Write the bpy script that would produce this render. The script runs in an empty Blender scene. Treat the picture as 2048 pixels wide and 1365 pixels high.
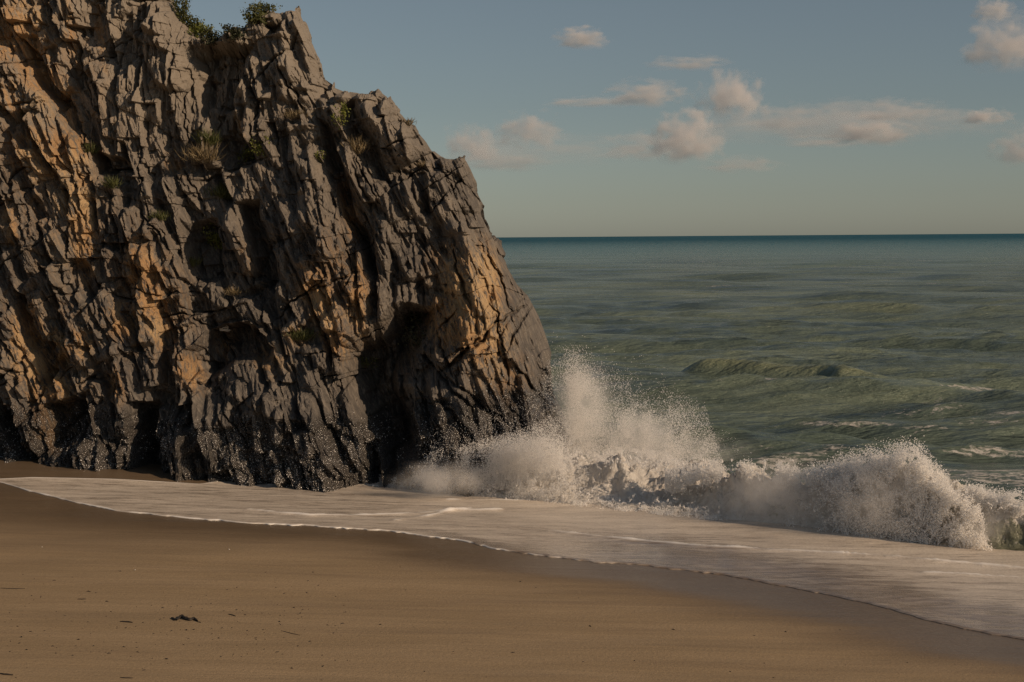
import bpy, math, random
import numpy as np
from mathutils import Vector, Matrix

# ------------------------------------------------------------------ camera, sky, sun, exposure
scene = bpy.context.scene
col = scene.collection
R = math.radians
CAM_H = 5.0
LENS = 50.0
PITCH = 4.18          # degrees below the horizontal
ROLL = 0.43           # the horizon climbs a little to the right
SUN_EL, SUN_AZ = 24.0, 122.0     # azimuth clockwise from +Y (view direction): right and behind the camera

cam_data = bpy.data.cameras.new('camera')
cam = bpy.data.objects.new('camera', cam_data)
col.objects.link(cam)
cam_data.lens = LENS; cam_data.sensor_width = 36.0
cam_data.clip_start = 0.1; cam_data.clip_end = 60000.0
cam_mat = (Matrix.Translation((0, 0, CAM_H)) @ Matrix.Rotation(R(90 - PITCH), 4, 'X') @ Matrix.Rotation(R(-ROLL), 4, 'Z'))
cam.matrix_world = cam_mat
scene.camera = cam

world = bpy.data.worlds.new('World'); scene.world = world; world.use_nodes = True
wn = world.node_tree; wn.nodes.clear()
wo = wn.nodes.new('ShaderNodeOutputWorld'); wb = wn.nodes.new('ShaderNodeBackground')
sky = wn.nodes.new('ShaderNodeTexSky'); sky.sky_type = 'NISHITA'; sky.sun_disc = False
sky.sun_elevation = R(SUN_EL); sky.sun_rotation = R(SUN_AZ)
sky.altitude = 0; sky.air_density = 1.0; sky.dust_density = 0.4; sky.ozone_density = 1.0
hs = wn.nodes.new('ShaderNodeHueSaturation'); hs.inputs['Saturation'].default_value = 0.62
tint = wn.nodes.new('ShaderNodeMix'); tint.data_type = 'RGBA'; tint.blend_type = 'MULTIPLY'
tint.inputs['Factor'].default_value = 1.0
tint.inputs['B'].default_value = (0.90, 0.97, 1.0, 1)
wn.links.new(sky.outputs[0], hs.inputs['Color']); wn.links.new(hs.outputs[0], tint.inputs['A'])
wn.links.new(tint.outputs['Result'], wb.inputs['Color']); wn.links.new(wb.outputs[0], wo.inputs[0])
wb.inputs['Strength'].default_value = 0.0495

sun_data = bpy.data.lights.new('sun', 'SUN'); sun = bpy.data.objects.new('sun', sun_data); col.objects.link(sun)
sun_data.energy = 3.7; sun_data.angle = R(0.55); sun_data.color = (1.0, 0.74, 0.50)
to_sun = Vector((math.sin(R(SUN_AZ)) * math.cos(R(SUN_EL)), math.cos(R(SUN_AZ)) * math.cos(R(SUN_EL)), math.sin(R(SUN_EL))))
sun.rotation_euler = to_sun.to_track_quat('Z', 'Y').to_euler()

vs = scene.view_settings
vs.view_transform = 'Standard'; vs.look = 'None'; vs.exposure = -0.10; vs.gamma = 1.0; vs.use_curve_mapping = False
scene.render.engine = 'CYCLES'
cy = scene.cycles
cy.use_denoising = True
cy.denoiser = 'OPENIMAGEDENOISE'; cy.denoising_prefilter = 'NONE'
cy.max_bounces = 8; cy.diffuse_bounces = 3; cy.glossy_bounces = 3; cy.transmission_bounces = 4
cy.volume_bounces = 5; cy.transparent_max_bounces = 8
cy.sample_clamp_indirect = 4.0; cy.sample_clamp_direct = 12.0

rng = np.random.default_rng(7)
random.seed(7)

# ------------------------------------------------------------------ picture point -> place
CM = np.array(cam_mat)[:3, :3]
CP = np.array((0, 0, CAM_H))
FPX = 2048 * LENS / 36.0
def ray(px, py):
    px = np.asarray(px, float); py = np.asarray(py, float)
    d = np.stack([(px - 1024) / FPX, -(py - 682.5) / FPX, -np.ones_like(px)], -1)
    d = d @ CM.T
    return d / d[..., 1:2]                     # normalised to one metre forward (Y)
def at_depth(px, py, Y):
    d = ray(px, py); return CP + d * np.asarray(Y, float)[..., None]
def project(P):
    q = (np.asarray(P) - CP) @ CM
    return 1024 + FPX * q[..., 0] / -q[..., 2], 682.5 - FPX * q[..., 1] / -q[..., 2]

# ------------------------------------------------------------------ noise
def _hash(ix, iy, iz, seed):
    h = (ix.astype(np.uint32) * np.uint32(374761393) + iy.astype(np.uint32) * np.uint32(668265263)
         + iz.astype(np.uint32) * np.uint32(2246822519) + np.uint32((seed * 3266489917) & 0xffffffff))
    h = (h ^ (h >> np.uint32(13))) * np.uint32(1274126177)
    h = h ^ (h >> np.uint32(16))
    return h.astype(np.float32) / np.float32(4294967295.0)
def noise(x, y, z=0.0, seed=0):
    x, y, z = np.broadcast_arrays(np.asarray(x, np.float32), np.asarray(y, np.float32), np.asarray(z, np.float32))
    fx, fy, fz = np.floor(x), np.floor(y), np.floor(z)
    ix, iy, iz = fx.astype(np.int64), fy.astype(np.int64), fz.astype(np.int64)
    u, v, w = x - fx, y - fy, z - fz
    u = u * u * u * (u * (u * 6 - 15) + 10); v = v * v * v * (v * (v * 6 - 15) + 10); w = w * w * w * (w * (w * 6 - 15) + 10)
    out = 0
    flat = bool(np.all(z == 0))
    for dz in ((0,) if flat else (0, 1)):
        a = _hash(ix, iy, iz + dz, seed); b = _hash(ix + 1, iy, iz + dz, seed)
        c = _hash(ix, iy + 1, iz + dz, seed); d = _hash(ix + 1, iy + 1, iz + dz, seed)
        r = (a * (1 - u) + b * u) * (1 - v) + (c * (1 - u) + d * u) * v
        out = out + (r if flat else r * (w if dz else 1 - w))
    return out * 2 - 1
def fbm(x, y, z=0.0, octaves=4, seed=0, gain=0.5, ridged=False):
    s, a, f, t = 0, 1.0, 1.0, 0.0
    for o in range(octaves):
        n = noise(np.asarray(x) * f + 17.3 * o, np.asarray(y) * f - 9.1 * o, np.asarray(z) * f, seed + o)
        s = s + a * ((1 - 2 * np.abs(n)) if ridged else n); t += a
        a *= gain; f *= 2.03
    return s / t
def smooth(e0, e1, x):
    t = np.clip((np.asarray(x, float) - e0) / (e1 - e0), 0, 1); return t * t * (3 - 2 * t)

# ------------------------------------------------------------------ mesh and material helpers
def mesh_from(name, V, F, mats=(), smooth_shade=True, attrs=None):
    V = np.ascontiguousarray(V, np.float32); F = np.ascontiguousarray(F, np.int32)
    me = bpy.data.meshes.new(name)
    n = F.shape[1]
    me.vertices.add(len(V)); me.vertices.foreach_set('co', V.ravel())
    me.loops.add(F.size); me.loops.foreach_set('vertex_index', F.ravel())
    me.polygons.add(len(F)); me.polygons.foreach_set('loop_start', np.arange(0, F.size, n, dtype=np.int32))
    me.polygons.foreach_set('loop_total', np.full(len(F), n, np.int32))
    me.polygons.foreach_set('use_smooth', np.full(len(F), smooth_shade, bool))
    for m in mats: me.materials.append(m)
    for k, a in (attrs or {}).items():
        at = me.attributes.new(k, 'FLOAT', 'POINT'); at.data.foreach_set('value', np.ascontiguousarray(a, np.float32).ravel())
    me.update(calc_edges=True)
    return me
def link(name, me, parent=None, **props):
    o = bpy.data.objects.new(name, me); col.objects.link(o)
    if parent is not None: o.parent = parent
    for k, v in props.items(): o[k] = v
    return o
def grid_faces(nr, nc, keep=None):
    i = np.arange(nr * nc).reshape(nr, nc)
    F = np.stack([i[:-1, :-1], i[:-1, 1:], i[1:, 1:], i[1:, :-1]], -1).reshape(-1, 4)
    return F if keep is None else F[keep.reshape(-1)]

class Mat:
    """small helper for node materials"""
    def __init__(s, name):
        s.m = bpy.data.materials.new(name); s.m.use_nodes = True
        s.t = s.m.node_tree; s.t.nodes.clear()
        s.out = s.t.nodes.new('ShaderNodeOutputMaterial')
    def n(s, kind, **kw):
        nd = s.t.nodes.new(kind)
        for k, v in kw.items():
            if k.startswith('i_'): s.set(nd.inputs[k[2:].replace('_', ' ')], v)
            else: setattr(nd, k, v)
        return nd
    def set(s, sock, v):
        if hasattr(v, 'is_linked') or hasattr(v, 'links'): s.t.links.new(v, sock)
        elif isinstance(v, (tuple, list)) and len(v) == 3 and sock.type == 'RGBA': sock.default_value = (*v, 1)
        else: sock.default_value = v
    def noise(s, vec, scale, detail=4, rough=0.55, dist=0.0):
        nd = s.n('ShaderNodeTexNoise'); s.set(nd.inputs['Vector'], vec); nd.inputs['Scale'].default_value = scale
        nd.inputs['Detail'].default_value = detail; nd.inputs['Roughness'].default_value = rough; nd.inputs['Distortion'].default_value = dist
        return nd.outputs['Fac']
    def ramp(s, fac, a, b, lo=0.0, hi=1.0):
        nd = s.n('ShaderNodeMapRange'); nd.interpolation_type = 'SMOOTHSTEP'
        s.set(nd.inputs['Value'], fac)
        for k, v in (('From Min', a), ('From Max', b), ('To Min', lo), ('To Max', hi)): nd.inputs[k].default_value = v
        return nd.outputs['Result']
    def mix(s, fac, a, b, blend='MIX'):
        nd = s.n('ShaderNodeMix'); nd.data_type = 'RGBA'; nd.blend_type = blend
        s.set(nd.inputs['Factor'], fac); s.set(nd.inputs['A'], a); s.set(nd.inputs['B'], b)
        return nd.outputs['Result']
    def math(s, op, a, b=None, clamp=False):
        nd = s.n('ShaderNodeMath'); nd.operation = op; nd.use_clamp = clamp
        s.set(nd.inputs[0], a)
        if b is not None: s.set(nd.inputs[1], b)
        return nd.outputs[0]
    def attr(s, name):
        nd = s.n('ShaderNodeAttribute'); nd.attribute_name = name; return nd.outputs['Fac']
    def pos(s): return s.n('ShaderNodeNewGeometry').outputs['Position']
    def mapping(s, vec, scale=(1, 1, 1), rot=(0, 0, 0)):
        nd = s.n('ShaderNodeMapping'); s.set(nd.inputs['Vector'], vec)
        nd.inputs['Scale'].default_value = scale; nd.inputs['Rotation'].default_value = rot
        return nd.outputs[0]
    def bump(s, h, strength, dist, normal=None):
        nd = s.n('ShaderNodeBump'); nd.inputs['Strength'].default_value = strength; nd.inputs['Distance'].default_value = dist
        s.set(nd.inputs['Height'], h)
        if normal is not None: s.set(nd.inputs['Normal'], normal)
        return nd.outputs[0]
    def bsdf(s, **kw):
        nd = s.n('ShaderNodeBsdfPrincipled')
        for k, v in kw.items(): s.set(nd.inputs[k.replace('_', ' ')], v)
        return nd
    def done(s, shader):
        s.t.links.new(shader.outputs[0] if hasattr(shader, 'outputs') else shader, s.out.inputs['Surface']); return s.m

# ------------------------------------------------------------------ the lie of the beach
SN = np.array((0.56, 0.83)); SN = SN / np.linalg.norm(SN)      # horizontal direction out to sea
SP = np.array((-2.0, 23.3))
SEA_Z = -0.26
def sand_z(x, y):
    x = np.asarray(x, float); y = np.asarray(y, float)
    s = (x - SP[0]) * SN[0] + (y - SP[1]) * SN[1]
    z = np.where(s < -14, 0.84 + (-14 - s) * 0.02, -0.06 * s)
    z = np.where(s > 12, -0.72 - (s - 12) * 0.10, z)
    z = np.maximum(z, -6.0)
    z = z + 0.22 * smooth(-4.5, -9.5, x) * smooth(28.2, 30.8, y)          # sand banked against the rock
    z = z + 0.03 * fbm(x * 0.22, y * 0.5, 0, 3, 11) + 0.012 * fbm(x * 0.5, y * 1.6, 0, 3, 15)
    return z
def on_sand(px, py):
    px = np.asarray(px, float); py = np.asarray(py, float)
    d = ray(px, py); Y = CAM_H / np.maximum(-d[..., 2], 1e-4); Y = np.minimum(Y, 60)
    for _ in range(12):
        P = CP + d * Y[..., None]
        Y = Y + ((CAM_H - sand_z(P[..., 0], P[..., 1])) / -d[..., 2] - Y) * 0.8
    return CP + d * Y[..., None]
def on_level(px, py, z):
    d = ray(px, py); return CP + d * ((CAM_H - z) / -d[..., 2])[..., None]

# traced shoreline (water's edge on the sand) and the upper edge of the sheet of spent wave
EDGE = np.array([(-60, 962), (0, 964), (60, 983), (150, 1006), (250, 1024), (400, 1040), (600, 1052), (770, 1062), (860, 1074), (930, 1084),
                 (985, 1098), (1040, 1107), (1150, 1121), (1300, 1133), (1450, 1150), (1600, 1180), (1750, 1211), (1850, 1240), (1950, 1263), (2048, 1281), (2300, 1335), (2600, 1410)], float)
UPPER = np.array([(-60, 960), (0, 959), (60, 956), (250, 961), (400, 970), (470, 960), (620, 952), (750, 948), (900, 944), (1100, 945), (1350, 975), (1600, 1010), (1850, 1035), (2048, 1055), (2300, 1090), (2600, 1130)], float)

# ------------------------------------------------------------------ sand
def sand_material():
    m = Mat('wet_brown_sand')
    p = m.pos()
    grain = m.noise(p, 60.0, 4, 0.75)
    mott = m.noise(m.mapping(p, (0.35, 1.5, 1), (0, 0, R(-14))), 1.1, 4, 0.6)
    streak = m.noise(m.mapping(p, (0.16, 1.7, 1), (0, 0, R(-12))), 1.6, 5, 0.6)
    wet = m.attr('wet')
    c = m.mix(m.ramp(mott, 0.35, 0.68), (0.345, 0.250, 0.144), (0.40, 0.292, 0.173))
    c = m.mix(m.ramp(streak, 0.49, 0.74, 0, 0.42), c, (0.215, 0.155, 0.098))
    c = m.mix(m.ramp(grain, 0.38, 0.70, 0.0, 0.55), c, (0.16, 0.11, 0.07))
    c = m.mix(m.math('MULTIPLY', wet, 0.85), c, (0.135, 0.098, 0.066))
    speck = m.n('ShaderNodeTexVoronoi'); speck.inputs['Scale'].default_value = 16; m.set(speck.inputs['Vector'], p)
    c = m.mix(m.ramp(speck.outputs['Distance'], 0.05, 0.09, 0.5, 0.0), c, (0.06, 0.045, 0.03))
    rough = m.ramp(wet, 0.3, 1.0, 0.85, 0.30)
    h = m.math('ADD', m.math('MULTIPLY', grain, 0.35), m.noise(p, 22, 4, 0.6))
    nb = m.bump(h, 0.55, 0.012)
    nb = m.bump(streak, 0.5, 0.05, nb)
    return m.done(m.bsdf(Base_Color=c, Roughness=rough, Normal=nb, IOR=1.33))
def edge_line():
    e = EDGE; P = on_sand(e[:, 0], e[:, 1])
    return P
EDGE3 = edge_line()
def dist_poly(x, y, L):
    """distance to an open polyline L (n,2); also signed side (positive on its left)"""
    best = np.full(np.shape(x), 1e9); sgn = np.zeros(np.shape(x))
    for a, b in zip(L[:-1], L[1:]):
        d = b - a; q = np.clip(((x - a[0]) * d[0] + (y - a[1]) * d[1]) / (d @ d), 0, 1)
        ex, ey = x - a[0] - q * d[0], y - a[1] - q * d[1]
        dd = ex * ex + ey * ey; c = d[0] * ey - d[1] * ex
        k = dd < best; best = np.where(k, dd, best); sgn = np.where(k, np.sign(c), sgn)
    return np.sqrt(best), sgn
def build_sand():
    xs = np.concatenate([np.linspace(-400, -30, 14)[:-1], np.linspace(-30, -13, 18)[:-1], np.linspace(-13, 13, 320)[:-1], np.linspace(13, 40, 18)[:-1], np.linspace(40, 400, 10)])
    ys = np.concatenate([np.linspace(-400, -10, 14)[:-1], np.linspace(-10, 12, 24)[:-1], np.linspace(12, 33, 260)[:-1], np.linspace(33, 120, 20)])
    X, Y = np.meshgrid(xs, ys); Z = sand_z(X, Y)
    d, sg = dist_poly(X, Y, EDGE3[:, :2])
    Px, _ = project(np.stack([X, np.maximum(Y, 1), Z], -1))
    along = smooth(0, 600, Px)
    d2 = d + 0.5 * fbm(X * 0.35, Y * 1.1, 0, 3, 31)
    dry = smooth(0.2 + 0.3 * along, 5.6 - 2.6 * along, d2)
    wet = np.where(sg > 0, 1.0, 1 - dry)
    wet = np.maximum(wet, smooth(0.35, 0.05, d))
    V = np.stack([X, Y, Z], -1).reshape(-1, 3)
    me = mesh_from('beach_sand', V, grid_faces(len(ys), len(xs)), [sand_material()], True, {'wet': wet})
    link('beach_sand', me, kind='structure', label='brown wet sand beach sloping down to the spent wave', category='beach')
build_sand()

# ------------------------------------------------------------------ cliff
SIL = [(300, -160), (322, -70), (345, 0), (352, 22), (372, 48), (392, 72), (418, 80), (440, 82), (468, 70), (496, 60), (506, 45), (545, 32), (578, 21), (592, 21),
       (606, 50), (625, 95), (641, 130), (640, 150), (652, 188), (668, 180), (674, 193), (702, 189), (711, 203), (720, 191), (757, 193), (760, 216), (778, 206),
       (800, 236), (830, 258), (854, 286), (866, 306), (842, 322), (818, 338), (838, 342), (846, 330), (868, 320), (926, 319), (937, 344), (950, 378), (966, 410), (962, 430),
       (978, 462), (992, 486), (1012, 530), (1034, 568), (1056, 592), (1078, 634), (1092, 672), (1103, 706), (1099, 745), (1090, 776), (1108, 796),
       (1120, 828), (1132, 872), (1136, 905), (1140, 960), (1144, 1020), (1148, 1080)]
FOOT_X = [-30, -11, -7, -4.2, -2.2, -0.2, 1.3, 4]
FOOT_Y = [31.6, 31.6, 31.0, 30.4, 30.4, 30.9, 31.9, 33.7]
LEAN = 0.20
def face_y(x, z): return np.interp(x, FOOT_X, FOOT_Y) + LEAN * np.maximum(z, -1)
def on_face(px, py, back=0.0):
    d = ray(np.asarray(px, float), np.asarray(py, float)); Y = np.full(np.shape(px), 31.0)
    for _ in range(10):
        P = CP + d * Y[..., None]; Y = face_y(P[..., 0], P[..., 2]) + back
    return CP + d * Y[..., None]

def poly_sd(x, z, pts):
    """signed distance (positive inside) to a closed polygon; nearest boundary point as well"""
    best = np.full(x.shape, 1e9, np.float32); nx = np.zeros_like(best); nz = np.zeros_like(best)
    ins = np.zeros(x.shape, bool)
    n = len(pts)
    for i in range(n):
        a, b = pts[i], pts[(i + 1) % n]; d = b - a
        q = np.clip(((x - a[0]) * d[0] + (z - a[1]) * d[1]) / max(d @ d, 1e-9), 0, 1)
        cx, cz = a[0] + q * d[0], a[1] + q * d[1]
        dd = (x - cx) ** 2 + (z - cz) ** 2; k = dd < best
        best = np.where(k, dd, best); nx = np.where(k, cx, nx); nz = np.where(k, cz, nz)
        if abs(b[1] - a[1]) > 1e-9:
            cr = ((a[1] > z) != (b[1] > z)) & (x < (b[0] - a[0]) * (z - a[1]) / (b[1] - a[1]) + a[0]); ins ^= cr
    dist = np.sqrt(best)
    return np.where(ins, dist, -dist), nx, nz

# hollows and bosses traced from the photograph: (outline, depth in metres toward the viewer, steepness of its edge, label or None)
RELIEF = [
    ([(382, 692), (430, 655), (500, 640), (548, 690), (544, 722), (470, 742), (384, 752)], -0.75, 3.0),
    ([(330, 662), (420, 628), (520, 590), (548, 690), (500, 640), (430, 655), (372, 700), (330, 690)], -0.15, 3.0),
    ([(690, 690), (750, 655), (800, 600), (868, 610), (842, 690), (822, 760), (850, 860), (842, 905), (776, 960), (742, 905), (722, 850), (690, 760)], -1.7, 2.4),
    ([(262, 790), (322, 790), (338, 960), (270, 960)], -1.2, 2.6),
    ([(96, 800), (190, 770), (200, 860), (120, 905)], -0.6, 2.2),
    ([(0, 810), (28, 830), (78, 925), (50, 930), (0, 850)], -0.6, 3.0),
    ([(372, 92), (505, 88), (480, 200), (520, 340), (462, 362), (402, 242)], -0.8, 2.2),
    ([(532, 45), (572, 40), (575, 75), (540, 80)], -0.5, 3.0),
    ([(640, 245), (668, 255), (725, 420), (775, 570), (742, 560), (690, 430)], -0.6, 3.0),
    ([(672, 203), (716, 202), (760, 300), (785, 372), (755, 370), (715, 310)], -0.7, 3.0),
    ([(196, 295), (255, 312), (268, 345), (205, 340)], -0.5, 3.0),
    ([(488, 408), (530, 400), (566, 560), (545, 590), (505, 570)], -0.75, 3.0),
    ([(360, 440), (436, 436), (452, 560), (378, 570)], -0.55, 2.4),
    ([(490, 590), (545, 560), (600, 640), (560, 660)], -0.35, 2.4),
    ([(720, 880), (760, 880), (768, 960), (735, 960)], -0.7, 3.0),
    ([(560, 745), (600, 750), (640, 850), (600, 850)], -0.3, 3.0),
    ([(30, 560), (72, 600), (100, 700), (125, 780), (90, 760), (55, 670)], -0.45, 3.0),
    ([(95, 675), (118, 690), (122, 770), (104, 760)], -0.5, 3.0),
    ([(40, 60), (100, 120), (150, 220), (120, 230), (60, 140)], -0.5, 2.6),
    ([(800, 345), (850, 340), (870, 430), (845, 430)], -0.35, 3.0),
    # bosses
    ([(884, 430), (966, 418), (1034, 565), (1085, 645), (1110, 706), (1104, 780), (1150, 850), (1170, 1100), (850, 1100), (858, 880), (826, 760), (846, 690), (870, 600), (874, 520)], 1.25, 1.3),
    ([(440, 402), (488, 402), (520, 478), (536, 570), (486, 566), (458, 480)], 0.45, 2.0),
    ([(400, 800), (470, 745), (560, 725), (640, 780), (690, 890), (730, 1000), (350, 1000), (345, 860)], 0.55, 1.2),
    ([(600, 690), (660, 690), (690, 800), (730, 900), (700, 960), (640, 850)], 0.25, 1.6),
    ([(545, 60), (600, 20), (650, 180), (640, 240), (560, 200)], 0.35, 1.6),
    ([(720, 195), (860, 300), (830, 340), (780, 360), (745, 260)], 0.35, 2.2),
    ([(800, 345), (925, 322), (968, 420), (880, 450), (820, 420)], 0.3, 2.0),
    ([(290, 60), (345, 20), (380, 120), (378, 190), (340, 200), (310, 130)], 0.35, 2.4),
    ([(590, 320), (660, 330), (705, 480), (735, 610), (690, 600), (610, 440)], 0.35, 1.8),
    ([(0, 900), (60, 915), (60, 1000), (0, 1000)], 0.4, 1.5),
    ([(105, 890), (170, 850), (260, 880), (285, 1000), (80, 1000)], 0.4, 1.2),
    ([(240, 480), (330, 500), (330, 640), (280, 640)], 0.25, 1.6),
]
# ochre and rust staining: (px, py, rx, ry, lean degrees, strength)
RUST = [(110, 300, 150, 330, 6, .24), (90, 720, 130, 200, 8, .26), (300, 600, 90, 160, 14, .3), (680, 580, 70, 150, 16, .28), (940, 620, 90, 120, 6, .28), (30, 60, 70, 60, 30, .7), (70, 130, 40, 90, 25, .7), (110, 310, 75, 50, 10, .8), (60, 290, 60, 40, 0, .6), (165, 440, 26, 110, 4, .9), (150, 400, 50, 60, 0, .5),
        (20, 450, 18, 60, 8, .5), (300, 580, 30, 95, 14, .85), (270, 540, 22, 50, 10, .7), (245, 640, 34, 40, 12, .6), (70, 720, 24, 110, 4, .8), (40, 690, 22, 70, 2, .7),
        (120, 790, 26, 80, 18, .8), (95, 850, 30, 60, 20, .55), (120, 700, 20, 60, 14, .6), (160, 690, 26, 40, 8, .5), (315, 660, 22, 50, 14, .6), (380, 745, 30, 40, 30, .6),
        (230, 770, 18, 40, 10, .5), (640, 600, 34, 70, 20, .7), (665, 670, 24, 50, 24, .65), (715, 620, 16, 60, 10, .7), (720, 570, 20, 70, 14, .5), (700, 420, 18, 70, 12, .5),
        (930, 620, 46, 95, 6, .9), (975, 570, 26, 70, 8, .95), (890, 640, 26, 70, 4, .7), (965, 680, 50, 60, 10, .65), (1000, 760, 60, 60, 10, .35), (915, 540, 60, 60, 0, .45), (870, 640, 20, 50, 0, .5),
        (590, 670, 30, 30, 10, .4), (540, 720, 40, 40, 0, .35), (350, 330, 22, 30, 30, .4), (130, 200, 26, 90, 22, .55), (200, 60, 12, 90, 8, .45), (140, 60, 14, 90, 10, .5), (450, 690, 30, 40, 0, .3),
        (490, 520, 20, 60, 10, .25), (20, 200, 40, 40, 10, .5), (480, 250, 14, 40, 4, .3)]

def rock_material():
    m = Mat('layered_dark_rock')
    p = m.pos()
    pf = m.mapping(p, (1, 1, 1), (0, R(22), 0))                       # turned so that Z runs along the layering
    lam = m.noise(m.mapping(pf, (7.0, 3.0, 1.1)), 2.6, 6, 0.62)
    lam2 = m.noise(m.mapping(pf, (5.0, 3.0, 1.0)), 11.0, 5, 0.65)
    blot = m.noise(p, 0.9, 5, 0.6)
    fine = m.noise(p, 34.0, 4, 0.7)
    c = m.mix(m.ramp(blot, 0.32, 0.70), (0.074, 0.068, 0.063), (0.140, 0.124, 0.107))
    c = m.mix(m.ramp(lam, 0.42, 0.70), c, (0.190, 0.167, 0.141))
    c = m.mix(m.ramp(lam2, 0.52, 0.72, 0, 0.55), c, (0.046, 0.042, 0.040))
    sepz = m.n('ShaderNodeSeparateXYZ'); m.set(sepz.inputs[0], p)
    z = sepz.outputs['Z']
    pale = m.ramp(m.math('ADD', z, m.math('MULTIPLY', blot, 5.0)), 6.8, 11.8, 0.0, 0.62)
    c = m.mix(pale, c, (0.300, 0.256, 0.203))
    rust = m.attr('rust')
    rn = m.math('MULTIPLY', rust, m.ramp(m.noise(m.mapping(pf, (3.6, 2.0, 1.0)), 3.4, 7, 0.70), 0.32, 0.58), True)
    oc = m.mix(m.ramp(lam2, 0.35, 0.7), (0.43, 0.270, 0.125), (0.30, 0.168, 0.080))
    oc = m.mix(m.ramp(blot, 0.45, 0.62), oc, (0.46, 0.315, 0.165))
    c = m.mix(m.ramp(rn, 0.10, 0.60, 0.0, 0.80), c, oc)
    wet = m.attr('wet')
    wn_ = m.math('ADD', wet, m.math('MULTIPLY', m.math('SUBTRACT', blot, 0.5), 0.9))
    w = m.ramp(wn_, 0.25, 0.75)
    c = m.mix(m.math('MULTIPLY', w, 0.62), c, (0.036, 0.033, 0.031))
    rough = m.ramp(w, 0.0, 1.0, 0.86, 0.16)
    wf = m.ramp(w, 0, 1, 0.5, 1.0)
    h = m.math('ADD', m.math('MULTIPLY', lam, 1.0), m.math('MULTIPLY', lam2, 0.55))
    n1 = m.bump(h, 0.75, 0.05)
    n2 = m.bump(fine, 0.6, 0.012, n1)
    n3n = m.n('ShaderNodeBump'); m.set(n3n.inputs['Height'], m.noise(p, 21.0, 2, 0.6)); m.set(n3n.inputs['Strength'], m.math('MULTIPLY', w, 0.9))
    n3n.inputs['Distance'].default_value = 0.09; m.set(n3n.inputs['Normal'], n2)
    return m.done(m.bsdf(Base_Color=c, Roughness=rough, Normal=n3n.outputs[0], Specular_IOR_Level=m.ramp(w, 0, 1, 0.25, 0.9)))

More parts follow.
